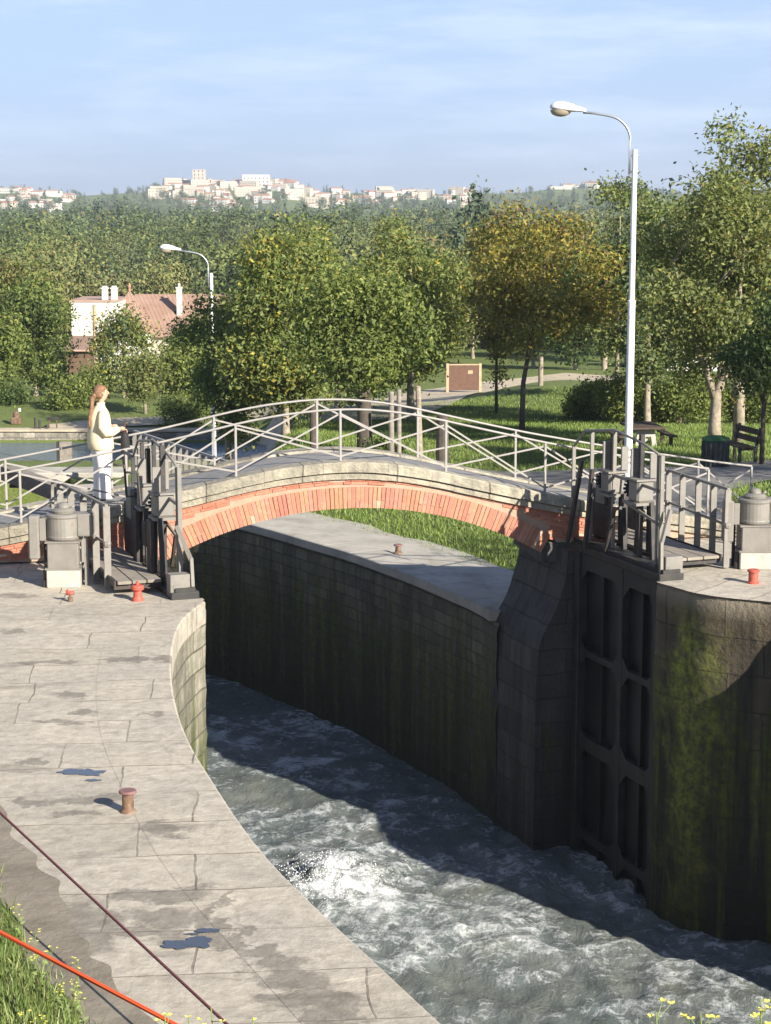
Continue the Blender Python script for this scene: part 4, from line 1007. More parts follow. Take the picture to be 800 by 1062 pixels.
def rand_blobs(cx, cy, cz, rx, ry, rz, nb, br, seed, flat=.85, fill=.5):
    rnd = random.Random(seed); out = []
    for k in range(nb):
        while True:
            p = Vector((rnd.uniform(-1,1), rnd.uniform(-1,1), rnd.uniform(-1,1)))
            if fill <= p.length <= 1 or (p.length <= 1 and rnd.random() < .25): break
        r_ = br*rnd.uniform(.65, 1.35)
        out.append(((cx+p.x*rx, cy+p.y*ry, cz+p.z*rz), (r_, r_, r_*flat)))
    return out
def make_tree(name, loc, label, cat, blobs, n, size, pal, trunk, seed, group=None, bark='bark', shell=.5, drop=0, mat_='leaf', nlimb=9):
    """trunk: list of (x,y,z,r) in local space; limbs run from its upper half to the blobs"""
    E_ = empty(name, loc); tag(E_, label, cat, group)
    V_, F_, C_ = leaves(blobs, n, size, pal, seed, shell, drop=drop)
    link('crown', raw_mesh('crown', V_, F_, M[mat_], C_), E_)
    rnd = random.Random(seed); b = MB()
    for tr in trunk:
        b.tube([t_[:3] for t_ in tr], [t_[3] for t_ in tr], 9)
    tips = [Vector(t_[:3]) for tr in trunk for t_ in tr[len(tr)//2:]]
    rt = trunk[0][-1][3]
    for bb in rnd.sample(blobs, min(nlimb, len(blobs))):
        c_ = Vector(bb[0]); s0 = min(tips, key=lambda q_: (q_-c_).length + (0 if q_.z < c_.z else 3)); mid = s0.lerp(c_, .5)+Vector((rnd.uniform(-.15,.15), rnd.uniform(-.15,.15), rnd.uniform(0,.25)))*(c_-s0).length
        b.tube([s0, mid, c_, c_+(c_-mid)*.5], [rt*.6, rt*.4, rt*.2, rt*.08], 6, cap=False)
        for _ in range(3):
            d_ = Vector((rnd.uniform(-1,1), rnd.uniform(-1,1), rnd.uniform(-.2,1)))*bb[1][0]; b.tube([mid.lerp(c_, rnd.random()), c_+d_*.6, c_+d_], [rt*.15, rt*.1, rt*.04], 4, cap=False)
    b.build('trunk', M[bark], E_)
    return E_
def px_tree(label, px, d, y_top, y_bot, hwpx, n, size, pal, seed, zg=None, tr=.12, nb=26, br=.26, group=None, cat='tree', bark='bark', shell=.5, lean=0, drop=0, name='tree', forks=None, nlimb=9, dep=.9, extra=None):
    c = GD(px, 400, d); x0 = c.x; zg = T(x0, d) if zg is None else zg
    zt = GD(px, y_top, d).z-zg; zb = GD(px, y_bot, d).z-zg; rx = hwpx*math.hypot(d, 5)/F
    rz = (zt-zb)/2; cz = (zt+zb)/2; b0 = br*min(rx, rz)*1.25
    n = int(n*1.12); size *= 1.12; blobs = rand_blobs(lean, 0, cz, rx-b0*.35, (rx-b0*.5)*dep, rz-b0*.35, nb, b0*1.08, seed)
    if extra: blobs += extra
    zh = max(zb, .3)
    trunk = forks or [[(0,0,-.15,tr*1.25),(0.02,0,.15,tr),(lean*.3,0,zh*.6,tr*.85),(lean*.6,0.02,zh+.2,tr*.75),(lean,0,cz,tr*.45),(lean,0,cz+rz*.55,tr*.15)]]
    return make_tree(name, (x0, d, zg), label, cat, blobs, n, size, pal, trunk, seed, group, bark, shell, drop, nlimb=nlimb)

# middle group
px_tree('leafy dark-trunked tree behind the middle of the bridge, low hanging foliage', 378, 48.5, 285, 412, 66, 15000, .13, GREEN, 11, tr=.23, nb=34, br=.30, bark='darkbark', drop=.6)
px_tree('broad light green tree left of the dark-trunked tree, above the left part of the arch', 296, 57, 238, 440, 74, 24000, .15, YELG, 12, tr=.16, nb=46, br=.24)
px_tree('tall green tree with yellowing top between the dark trunk and the notice board', 426, 62, 232, 405, 66, 20000, .16, YELG, 13, tr=.16, nb=40, br=.25)
px_tree('round green tree behind, left of the tall yellowing tree', 350, 70, 236, 420, 70, 18000, .17, GREEN, 14, tr=.16, nb=36, br=.27)
px_tree('dense dark green tree leaning over the far lamp post', 236, 61, 300, 455, 52, 15000, .15, GREEN, 15, tr=.14, nb=30, br=.28)
px_tree('autumn tree with yellow and russet leaves on a thin dark trunk', 566, 56, 196, 372, 76, 12500, .14, AUT, 16, tr=.085, nb=46, br=.22, bark='darkbark', lean=0, forks=[[(-.7,0,-.1,.10),(-.7,0,.6,.085),(-.68,0,1.5,.075),(-.5,0,2.6,.06),(-.2,.05,4,.035),(0,0,5.6,.012)]], shell=.35)
px_tree('russet thin-leaved tree between the yellowing tree and the autumn tree', 515, 66, 225, 395, 40, 8000, .14, BROWN+AUT[:1], 17, tr=.07, nb=26, br=.28, bark='darkbark', shell=.3)
# right group with forked pale trunks
fk = [[(0,0,-.1,.21),(-.03,0,.7,.16),(0,0,1.5,.13),(.3,0,2.2,.11),(.45,.05,3.2,.07),(.6,0,5.2,.03)], [(0,0,1.2,.11),(-.35,0,2.2,.085),(-.75,.1,3.4,.06),(-1.2,0,4.8,.02)], [(-.0,.02,1.4,.09),(.15,.1,2.4,.08),(-.1,.1,4.2,.04)]]
px_tree('large loose-crowned tree with pale forked trunk beside the green litter bin', 744, 47, 168, 405, 94, 18000, .13, OLIVE, 21, nb=54, br=.22, shell=.3, forks=fk, nlimb=24)
fk2 = [[(0,0,-.1,.17),(.0,0,1.2,.15),(-.15,0,2.2,.12),(-.3,0,4,.06),(-.3,0,6.5,.02)], [(0,0,1.5,.10),(.35,0,2.6,.08),(.7,0,4.6,.03)]]
px_tree('tallest loose-crowned tree on the right edge, its thin top against the sky', 768, 49.5, 110, 390, 84, 19000, .13, OLIVE, 22, nb=54, br=.22, shell=.25, forks=fk2, nlimb=26)
px_tree('dark young tree with a straight thin trunk at the right edge, nearest the path', 812, 42, 290, 425, 58, 8000, .12, DARKG, 23, tr=.07, nb=26, br=.27, bark='darkbark', forks=[[(-.42,0,-.1,.06),(-.42,0,1.2,.055),(-.38,0,2,.05),(0,0,3.2,.03)],[(-.41,0,1.4,.035),(-.75,0,2.3,.02)]])
px_tree('grey-green shaggy tree behind the right lamp post', 672, 58, 205, 395, 54, 13000, .15, BLUEG+OLIVE[:2], 24, tr=.12, nb=36, br=.26)
px_tree('thin-topped sparse tree just left of the tall right trees', 640, 70, 178, 380, 44, 9000, .15, OLIVE+DARKG[:1], 25, tr=.10, nb=34, br=.24, shell=.25)
px_tree('full olive tree behind the white lamp, filling the gap to the tall right trees', 705, 60, 172, 395, 62, 15000, .15, OLIVE+GREEN[:1], 26, tr=.12, nb=44, br=.24, shell=.35)
# left side
px_tree('big dark green tree at the left edge, in front of the houses', 36, 94, 296, 404, 46, 14000, .20, GREEN+DARKG[:1], 31, tr=.16, nb=34, br=.28)
px_tree('dense green tree cut by the left edge of the photo', -18, 90, 300, 418, 42, 10000, .20, GREEN, 32, tr=.16, nb=26, br=.3)
px_tree('brownish tree rising behind the left edge tree', 10, 112, 262, 380, 46, 10000, .24, BROWN+GREEN[:1], 33, tr=.18, nb=26, br=.3)
px_tree('small open tree in front of the white house, beside the utility pole', 128, 92, 322, 412, 34, 5500, .18, YELG+BLUEG[:1], 34, tr=.10, nb=26, br=.3, shell=.3)
px_tree('small pale-trunked tree just right of the person', 150, 84, 362, 420, 26, 4500, .15, OLIVE, 35, tr=.085, nb=18, br=.32, forks=[[(0,0,-.1,.09),(0,0,.7,.08),(-.2,0,1.5,.05),(-.35,0,2.2,.03)],[(0,0,.6,.07),(.2,0,1.5,.05),(.4,0,2.2,.02)]])
px_tree('bushy green tree below the red-tiled roof', 192, 96, 345, 418, 40, 9000, .20, GREEN+YELG[:1], 36, tr=.1, nb=24, br=.32)
# out of frame on the right: its shade falls over the road
for (tx, ty, hh_, sd_) in ((15.5, 33, 8.5, 41), (13.2, 24.5, 6.5, 43)):
    zg = T(tx, ty) if ty > 30.4 else 0
    bl_ = rand_blobs(0, 0, hh_*.62, 2.6, 2.6, hh_*.3, 34, .8, sd_)
    make_tree('tree', (tx, ty, zg), ['broad tree beside the road, well right of the bin', 'broad tree farther along the road on the right', 'smaller tree on the right quay behind the chamber edge'][sd_-41], 'tree', bl_, 9000, .16, GREEN, [[(0,0,-.1,.2),(0,0,1.5,.17),(0,0,hh_*.6,.1),(0,0,hh_*.85,.03)]], sd_)
# bushes
def bush(label, px, py, w_, h_, n, size, pal, seed, d=None, group=None, name='bush', dep=.7, nb=14):
    p = GT(px, py) if d is None else TG(GD(px, py, d).x, d)
    rx = w_/2*p.y/F; hz = h_*p.y/F; bl_ = rand_blobs(0, 0, hz*.45, rx*.75, rx*.75*dep, hz*.42, nb, min(rx, hz)*.42, seed, fill=.2)
    V_, F_, C_ = leaves(bl_, n, size, pal, seed, .5); E_ = empty(name, p); tag(E_, label, 'bush', group)
    link('foliage', raw_mesh('foliage', V_, F_, M['leaf'], C_), E_)
    b = MB(); rnd = random.Random(seed)
    for k in range(5): c_ = rnd.choice(bl_)[0]; b.tube([(rnd.uniform(-.1,.1)*rx, 0, -.05), tuple(Vector(c_)*.6), c_], [.035, .025, .01], 5)
    b.build('stem', M['darkbark'], E_)
bush('rounded light green bush on the far bank left of the person', 70, 424, 62, 30, 4500, .17, GREEN, 51)
bush('leafy bush hiding the foot of the brown shed', 98, 418, 44, 34, 3500, .17, GREEN+YELG[:1], 55, d=99)
bush('low dark bush at the foot of the left edge trees', 15, 420, 50, 18, 2500, .17, DARKG+GREEN[:1], 52)
bush('green bush on the far bank between the person and the far lamp', 190, 441, 60, 34, 4500, .15, GREEN, 53)
bush('dark shrub at the foot of the dark-trunked tree', 396, 462, 46, 22, 2500, .10, DARKG+GREEN[:1], 54, d=47.2)
# ivy bank on the right lawn
for k, (px, d_, w_, h_, pal, lb) in enumerate([(622, 63, 62, 40, GREEN+YELG[:1], 'low left end of the green ivy bank beyond the picnic table'), (664, 61, 84, 54, GREEN+YELG[:1], 'ivy-covered bank rising behind the white lamp post'), (722, 60, 92, 60, GREEN+YELG[:1], 'tallest bushy part of the ivy bank behind the forked trunk'), (800, 60, 100, 58, GREEN+YELG[:1], 'right end of the ivy bank behind the dark young tree')]):
    bush(lb, px, 0, w_, h_, 11000, .12, pal, 60+k, d=d_, nb=34, dep=.9)
# hedgerow trees behind the lawns
rnd = random.Random(77)
hed = []
for k in range(17):
    px = -20+k*52+rnd.uniform(-12, 12); d = rnd.uniform(108, 132)
    if 55 < px < 235: continue
    hed.append((px, d))
HL = ['dark', 'olive', 'bright green']
for k, (px, d) in enumerate(hed):
    ht = rnd.uniform(5.5, 8.5); hw = rnd.uniform(30, 44); zt = T(GD(px, 400, d).x, d)+ht
    # convert height to a pixel row
    dy = zt-HC; yt = 531-F*(( d*_s+dy*_c)/(d*_c-dy*_s)); yb = 531-F*((d*_s+(zt-ht+.5-HC)*_c)/(d*_c-(zt-ht+.5-HC)*_s))
    px_tree('hedgerow tree behind the lawns', px, d, yt, yb, hw, 6500, .26, [DARKG, OLIVE, GREEN][k % 3], 80+k, tr=.14, nb=24, br=.3, group='hedgerow trees behind the lawns')

# wooded hillside: prototypes, then copies
def proto(seed, rx, H, pal, n, size, cone=False, nb=16):
    if cone:
        bl_ = [((0, 0, H*(.12+.82*k/(nb-1))), (rx*(1-.85*k/(nb-1)),)*2+(H/nb*.9,)) for k in range(nb)]
    else: bl_ = rand_blobs(0, 0, H*.56, rx*.72, rx*.72, H*.34, nb, rx*.46, seed, fill=.35)
    return bl_
PR_ = []
specs = [(3.6, 8.5, GREEN, 0), (4.2, 9.5, OLIVE, 0), (3.2, 8, DARKG, 0), (4.6, 10.5, GREEN+DARKG, 0), (3.2, 7.5, BROWN+OLIVE[:1], 0), (1.7, 11, DARKG+BLUEG[:1], 1), (2.6, 10.5, BLUEG, 1), (3.4, 8, AUT+OLIVE, 0)]
for i, (rx, H, pal, cone) in enumerate(specs):
    bl_ = proto(200+i, rx, H, pal, 2600, .42, cone)
    V_, F_, C_ = leaves(bl_, 3600, .40, pal, 300+i, .72, coh=(1.6, .35), far=1)
    me = raw_mesh('crown', V_, F_, M['farleaf'], C_)
    b = MB(); b.tube([(0,0,-1),(0,0,H*.3),(0,0,H*.7)], [.22,.16,.05], 6); to = b.build('trunk', M['darkbark']); tm = to.data; bpy.data.objects.remove(to)
    PR_.append((me, tm, cone))
rnd = random.Random(8); cnt = 0
FT = []
d = 136.
while cnt < 235:
    sp = 8.2 + (d-136)*.012; halfw = .235*d
    x = -halfw + rnd.uniform(0, sp)
    while x < halfw:
        px = 400+F*x/d
        if not (60 < px < 235 and d < 150): FT.append((x+rnd.uniform(-1.5,1.5), d+rnd.uniform(-2.5,2.5))); cnt += 1
        x += sp*rnd.uniform(.8, 1.25)
    d += sp*1.0
DEND = d
for i, (x, y) in enumerate(FT):
    k = rnd.choices(range(8), [5,5,5,5,3,1.6,1.8,2])[0]; me, tm, cone = PR_[k]
    e = empty('tree', (x, y, T(x, y)-.3), rnd.uniform(0, 6)); s_ = rnd.uniform(.85, 1.4); e.scale = (s_, s_, s_*rnd.uniform(.9, 1.1))
    tag(e, 'leafy tree on the wooded slope below the distant town' if not cone else 'dark pointed conifer on the wooded slope below the distant town', 'tree', 'trees on the wooded slope' if not cone else 'conifers on the wooded slope')
    link('crown', me, e); link('trunk', tm, e)
# far-off wood, one mass
VV = []; CC = []; base = []
g = np.random.default_rng(5)
pv = []
for i, (rx, H, pal, cone) in enumerate(specs):
    V_, F_, C_ = leaves(proto(400+i, rx, H, pal, 1, .8, cone, 11), 460, .95, pal, 500+i, .75, coh=(1.8, .3), far=1); pv.append((V_, C_))
y = DEND
while y < 700:
    sp = 8.0+(y-200)*.006; hw = .33*y; x = -hw
    while x < hw:
        wts = [5,5,4,5,3,6.0 if y > 400 else 1.5,3.5,1.2]; k = rnd.choices(range(8), wts)[0]; V_, C_ = pv[k]
        s_ = rnd.uniform(.75, 1.15)
        pxx = 400+F*x/y
        if y > 500: s_ *= .82+.32*math.exp(-((pxx-115)/45)**2)+.10*sst(320, 620, pxx)
        a = rnd.uniform(0, 6); ca, sa = math.cos(a)*s_, math.sin(a)*s_
        Q = np.stack([V_[:, 0]*ca-V_[:, 1]*sa, V_[:, 0]*sa+V_[:, 1]*ca, V_[:, 2]*s_], 1); jx, jy = x+rnd.uniform(-3,3), y+rnd.uniform(-3,3)
        VV.append(Q+np.array([jx, jy, T(jx, jy)-.5])); c2 = C_.copy(); hu = rnd.random(); c2[:, :3] *= np.array([.60+.72*hu, .70+.60*hu, .85+.35*hu])*rnd.uniform(.8, 1.2); CC.append(c2)
        x += sp*rnd.uniform(.8, 1.25)
    y += sp*1.15
# scrub and gardens among the town
for k in range(1900):
    y = rnd.uniform(820, 1600); x = rnd.uniform(-.34, .34)*y; V_, C_ = pv[rnd.choice([0,1,2,3,5,6])]; 
    s_ = rnd.uniform(.6, 1.1)*(1 if y < 1350 else .6)
    VV.append(V_*s_+np.array([x, y, T(x, y)-.5])); CC.append(C_)
VV = np.concatenate(VV); CC = np.concatenate(CC)
tag(link('distant_wood', raw_mesh('distant_wood', VV, np.arange(len(VV)).reshape(-1, 4), M['woodleaf'], CC)), 'far-off wood covering the hills below the town', 'wood', kind='stuff')

# ------------------------------------------------------------------ houses
def house_mesh(w_, d_, h_, rh, flat=False, win=True, wallm=0):
    wl = MB(); wl.box(-w_/2, w_/2, -d_/2, d_/2, -2, h_)
    if win:
        wl.m = 1
        nf = max(1, int(h_/2.8)); nw = max(1, int(w_/3))
        for f_ in range(nf):
            for k in range(nw):
                x = -w_/2+w_*(k+.5)/nw; z = 1.0+f_*2.8; wl.box(x-.45, x+.45, -d_/2-.03, -d_/2+.1, z, z+1.3)
    rf = MB()
    if flat: rf.box(-w_/2-.2, w_/2+.2, -d_/2-.2, d_/2+.2, h_+.01, h_+.35)
    else:
        a = w_/2+.3; b = d_/2+.35; e = h_+.01
        A = [(-a,-b,e),(a,-b,e),(a,b,e),(-a,b,e)]; T1, T2 = (-a*.8,0,e+rh), (a*.8,0,e+rh)
        rf.poly([A[0],A[1],T2,T1]); rf.poly([A[2],A[3],T1,T2]); rf.poly([A[1],A[2],T2]); rf.poly([A[3],A[0],T1]); rf.poly(A[::-1])
    return wl, rf
HP = []
for i, (w_, d_, h_, rh, fl, wm) in enumerate([(11,8,5,1.8,0,'hwhite'),(9,8,6,1.6,0,'hcream'),(16,9,7,1.8,0,'hwhite'),(22,10,10,.5,1,'hcream'),(13,9,4,1.6,0,'hwhite'),(15,13,15,.5,1,'hcream'),(30,12,4.5,.5,1,'hwhite')]):
    wl, rf = house_mesh(w_, d_, h_, rh, fl); o1 = wl.build('wall', [M[wm], M['window']]); o2 = rf.build('roof', M['tile'] if not fl else M[wm]); HP.append((o1.data, o2.data)); bpy.data.objects.remove(o1); bpy.data.objects.remove(o2)
def put_house(k, px, py, d, label, group, sc=1, rz=0):
    p = GD(px, py, d); p.z = T(p.x, d)+.2; e = empty('house', p, rz); e.scale = (sc, sc, sc); tag(e, label, 'house', group); link('wall', HP[k][0], e); link('roof', HP[k][1], e)
rnd = random.Random(21)
def ridge(px): return 0
# (px range, row range, count, kinds, label, group)
for (x0, x1, y0, y1, n_, kinds, lb, gr, dist) in [
    (-10, 78, 198, 222, 26, [0,1,2,4,4,6], 'pale house with a red roof on the hill at the left edge', 'houses on the left hill', (1550, 1230)),
    (160, 312, 192, 213, 44, [0,1,2,3,4,0], 'pale house on the hilltop below the town tower', 'houses of the hilltop town', (1545, 1290)),
    (170, 305, 190, 197, 20, [3,2,3,1], 'pale block along the crest of the hilltop town', 'blocks on the town crest', (1565, 1540)),
    (305, 490, 198, 212, 34, [0,1,2,4,3], 'white house strung along the hill right of the town', 'houses right of the town', (1555, 1300)),
    (566, 622, 190, 194, 4, [6,2], 'long white building on the skyline left of the right lamp', 'buildings on the right skyline', (1560, 1540)),
    (195, 262, 212, 220, 7, [6,2,4], 'long low pale building in the wood below the town', 'low buildings below the town', (1300, 1180))]:
    for i in range(int(n_*1.75)):
        px = rnd.uniform(x0, x1); t = rnd.random()**1.3; dd = dist[0]+(dist[1]-dist[0])*t
        put_house(rnd.choice(kinds), px, 200, dd, lb, gr, rnd.uniform(.38, .72), rnd.uniform(-.5, .5))
p = GD(207, 199, 1535); e = empty('tower_block', (p.x, p.y, T(p.x, p.y)+.5)); tag(e, 'square tower block rising above the hilltop town, highest on the skyline', 'tower')
wl, rf = house_mesh(10, 10, 14, .5, True); wl.build('wall', [M['hcream'], M['window']], e); rf.build('roof', M['hcream'], e)
p = GD(266, 199, 1540); e = empty('tower_block', (p.x, p.y, T(p.x, p.y))); tag(e, 'wide pale block of flats near the right end of the hilltop town', 'building')
wl, rf = house_mesh(22, 12, 10, .5, True); wl.build('wall', [M['hwhite'], M['window']], e); rf.build('roof', M['hwhite'], e)

# near houses on the left
def at(px, py, d): return GD(px, py, d)
zg = T(at(100, 390, 126).x, 126)
o = at(97, 350, 126); H_ = at(97, 313, 126).z - zg
E_ = empty('white_house', (o.x, 128, zg)); tag(E_, 'white flat-fronted house left of the red-tiled roof, with two chimneys', 'house')
wd = 2.05
b = MB(); b.box(-1.5, 1.6, -2, 4, -.3, H_, bev=.02); b.build('wall', M['hwhite'], E_)
b = MB(); b.box(-1.58, 1.68, -2.08, 4.08, H_+.004, H_+.10); rf = b.build('roof', M['rooftile'], E_)
b = MB(); b.box(-.8, -.2, -2.06, -1.99, 1.2, 2.4); b.build('window', M['window'], E_)
for cx_ in (.72, 1.36):
    b = MB(); b.box(cx_-.2, cx_+.2, -1.2, -.8, H_+.1, H_+.85, bev=.01); b.box(cx_-.25, cx_+.25, -1.25, -.75, H_+.85, H_+.93); b.box(cx_-.15, cx_+.15, -1.15, -.85, H_+.93, H_+1.05); b.build('chimney', M['hwhite'], rf)
o = at(178, 350, 130); E_ = empty('tiled_house', (o.x, 132, zg)); tag(E_, 'cream house with a broad terracotta roof and tall chimney above the left trees', 'house')
He = at(178, 349, 130).z-zg; Hr = at(178, 309, 130).z-zg+.12
b = MB(); b.box(-3.2, 4.2, -2.4, 5, -.3, He, bev=.02); b.build('wall', M['hcream'], E_)
b = MB(); e0 = He+.004
A0, A1, T0, T1 = (-3.3,-2.8,e0), (4.6,-2.8,e0), (-3.0,1.4,Hr), (4.6,1.4,Hr); B0, B1 = (-3.3,5.4,e0), (4.6,5.4,e0)
b.poly([A0,A1,T1,T0], [(0,0),(26,0),(26,16),(1,16)]); b.poly([B1,B0,T0,T1], [(0,0),(26,0),(26,16),(0,16)]); b.poly([B0,A0,T0], [(0,0),(14,0),(7,12)]); b.poly([A1,B1,T1], [(0,0),(14,0),(7,12)])
b.poly([(-3.3,-2.8,e0),(-3.3,5.4,e0),(4.6,5.4,e0),(4.6,-2.8,e0)], [(0,0)]*4)
rf = b.build('roof', M['rooftile'], E_)
b = MB(); Z = Hr; c1 = (-1.0); P0, P1_, P2_ = (-5.0,-3.4,He+.3), (-1.3,-3.4,He+.3), (-3.1,-.6,Hr+.35)
b.poly([P0,P1_,P2_], [(0,0),(12,0),(6,10)]); b.poly([P1_,(-1.3,2.5,He+.3),P2_], [(0,0),(12,0),(6,10)]); b.poly([(-5.0,2.5,He+.3),P0,P2_], [(0,0),(12,0),(6,10)]); b.poly([(-1.3,2.5,He+.3),(-5.0,2.5,He+.3),P2_], [(0,0),(12,0),(6,10)])
hp = b.build('hipped_roof', M['rooftile'], E_)
b = MB(); b.lathe([(.09,Hr+.28),(.07,Hr+.5),(.12,Hr+.6),(.03,Hr+.9)], (-3.1,-.6), 8); b.build('finial', M['tile'], hp)
b = MB(); b.box(-4.9,-1.4,-3.3,2.3,-.3,He+.29); b.build('annex_wall', M['hwhite'], E_)
b = MB(); b.box(.25,.62,-.7,-.35,He+.9,Hr+.5, bev=.01); b.box(.2,.67,-.75,-.3,Hr+.5,Hr+.58); b.tube([(.43,-.52,Hr+.58),(.43,-.52,Hr+.85)], .09, 8); b.build('chimney', M['hwhite'], rf)
b = MB(); b.box(2.9,3.8,-2.45,-2.38,He-1.6,He-.5); b.build('window', M['window'], E_)
o = at(85, 385, 112); zg2 = T(o.x, 112); E_ = empty('shed', (o.x, 113, zg2)); tag(E_, 'low brown shed with a tiled lean-to roof below the white house', 'shed')
hh_ = at(85, 362, 112).z-zg2
b = MB(); b.box(-.9, .7, -1.5, 2, -.3, hh_); b.build('wall', M['brownwall'], E_)
b = MB(); b.poly([(-1.05,-1.8,hh_+.02),(1.15,-1.8,hh_+.02),(1.15,2.2,hh_+.6),(-1.05,2.2,hh_+.6)], [(0,0),(8,0),(8,6),(0,6)]); b.poly([(-1.05,-1.8,hh_-.08),(-1.05,2.2,hh_+.5),(1.15,2.2,hh_+.5),(1.15,-1.8,hh_-.08)], [(0,0)]*4); b.poly([(-1.05,-1.8,hh_-.08),(1.15,-1.8,hh_-.08),(1.15,-1.8,hh_+.02),(-1.05,-1.8,hh_+.02)], [(0,0)]*4); b.build('roof', M['rooftile'], E_)
o = at(100, 400, 100); zg3 = T(o.x, 100); b = MB(); ht = at(100, 316, 100).z-zg3; b.lathe([(.15,-.2),(.10,ht)], n=10); o2 = b.build('utility_pole', M['boardpost'], None, (o.x, 100, zg3)); tag(o2, 'plain pale pole standing in front of the white house', 'pole')
# white building glimpsed behind the forked tree
o = at(735, 371, 112); E_ = empty('white_house', (o.x, 114, T(o.x, 112))); tag(E_, 'white house glimpsed behind the forked tree on the right', 'house')
hh_ = at(735, 350, 112).z-T(o.x, 112)
b = MB(); b.box(-2.6, 2.2, -2, 3, -.3, hh_); b.build('wall', M['hwhite'], E_)
b = MB(); A = [(-2.8,-2.2,hh_+.01),(2.4,-2.2,hh_+.01),(2.4,3.2,hh_+.01),(-2.8,3.2,hh_+.01)]; b.poly([A[0],A[1],(2.4,.5,hh_+1.2),(-2.8,.5,hh_+1.2)], [(0,0),(9,0),(9,5),(0,5)]); b.poly([A[2],A[3],(-2.8,.5,hh_+1.2),(2.4,.5,hh_+1.2)], [(0,0),(9,0),(9,5),(0,5)]); b.poly([A[1],A[2],(2.4,.5,hh_+1.2)], [(0,0)]*3); b.poly([A[3],A[0],(-2.8,.5,hh_+1.2)], [(0,0)]*3); b.build('roof', M['rooftile'], E_)
b = MB(); b.box(-1.4,-.7,-2.05,-1.99,.9,2.1); b.build('window', M['window'], E_)

# ------------------------------------------------------------------ things around the lawns
# notice board
p = GT(481, 408); E_ = empty('notice_board', p, .05); tag(E_, 'brown notice board between two pale wooden posts on the lawn', 'notice board')
wp = 17.*p.y/F; hp_ = 30.*p.y/F
b = MB(); b.box(-wp+.06, wp-.06, -.04, .04, .16, hp_-.04, bev=.01); b.build('panel', M['board'], E_)
b = MB(); b.box(.25*wp, .55*wp, -.055, -.041, hp_*.68, hp_*.8); b.build('emblem', M['boardpost'], E_)
for sx in (-1, 1): b = MB(); b.box(sx*wp-.07, sx*wp+.07, -.07, .07, -.2-.0, hp_+.06, bev=.01); b.build('post', M['boardpost'], E_)
b = MB(); b.box(-wp+.07, wp-.07, -.06, .06, hp_-.036, hp_+.03, bev=.01); b.build('top_rail', M['boardpost'], E_)
# picnic table
p = TG(GD(666, 458, 48.5).x, 48.5); E_ = empty('picnic_table', p, .12); E_.scale = (.72, .8, .72); tag(E_, 'stone picnic table with a dark top on the lawn behind the white lamp post', 'picnic table')
b = MB(); b.box(-.62, .62, -.9, .9, .70, .78, bev=.02); b.build('table_top', M['benchwood'], E_)
for sy in (-1, 1):
    b = MB(); b.poly([(x, sy*.55, z) for x, z in ((-.42,0),(-.25,0),(-.18,.4),(.18,.4),(.25,0),(.42,0),(.30,.70),(-.30,.70))]); b.poly([(x, sy*.55+.1, z) for x, z in ((-.42,0),(-.25,0),(-.18,.4),(.18,.4),(.25,0),(.42,0),(.30,.70),(-.30,.70))][::-1])
    pts = ((-.42,0),(-.25,0),(-.18,.4),(.18,.4),(.25,0),(.42,0),(.30,.70),(-.30,.70))
    for i in range(8): a, c_ = pts[i], pts[(i+1)%8]; b.quad((a[0],sy*.55,a[1]),(a[0],sy*.55+.1,a[1]),(c_[0],sy*.55+.1,c_[1]),(c_[0],sy*.55,c_[1]))
    b.build('leg', M['concrete'], E_)
for sx in (-1, 1):
    b = MB(); b.box(sx*.95-.15, sx*.95+.15, -.85, .85, .40, .46, bev=.01)
    for sy in (-1, 1): b.box(sx*.95-.06, sx*.95+.06, sy*.55, sy*.55+.1, 0, .40)
    b.build('bench_seat', M['benchwood'], E_)
# bin and bench
p = TG(GD(742, 478, 41.5).x, 41.5); E_ = empty('litter_bin', p); tag(E_, 'dark slatted litter bin with a green lid by the forked tree', 'litter bin')
b = MB(); b.lathe([(.27,0),(.29,.03),(.30,.62),(.29,.64)], n=18); 
for k in range(18): a = k*2*math.pi/18; b.box(.30*math.cos(a)-.02, .30*math.cos(a)+.02, .30*math.sin(a)-.02, .30*math.sin(a)+.02, .04, .62)
b.build('drum', M['bin'], E_)
b = MB(); b.lathe([(.31,.642),(.325,.655),(.32,.70),(.20,.74)], n=18); b.build('lid', M['binlid'], E_)
p = TG(GD(764, 470, 43).x, 43); E_ = empty('park_bench', p, R(-75)); tag(E_, 'dark wooden park bench seen end-on beside the litter bin', 'bench')
for k in range(3): b = MB(); b.box(-.7, .7, -.2+k*.14, -.08+k*.14, .42, .45, bev=.005); b.build('seat_slat', M['benchwood'], E_)
for k in range(2): b = MB(); b.box(-.7, .7, .26+k*.04, .29+k*.04, .52+k*.18, .66+k*.18, bev=.005); b.build('back_slat', M['benchwood'], E_)
for sx in (-.55, .55): b = MB(); b.bar((sx,-.18,0),(sx,-.18,.42),.06,.06); b.bar((sx,.22,0),(sx,.22,.42),.06,.06); b.bar((sx,.2,.3),(sx,.34,.88),.06,.05); b.bar((sx,-.2,.39),(sx,.26,.39),.05,.05); b.build('leg_frame', M['iron'], E_)
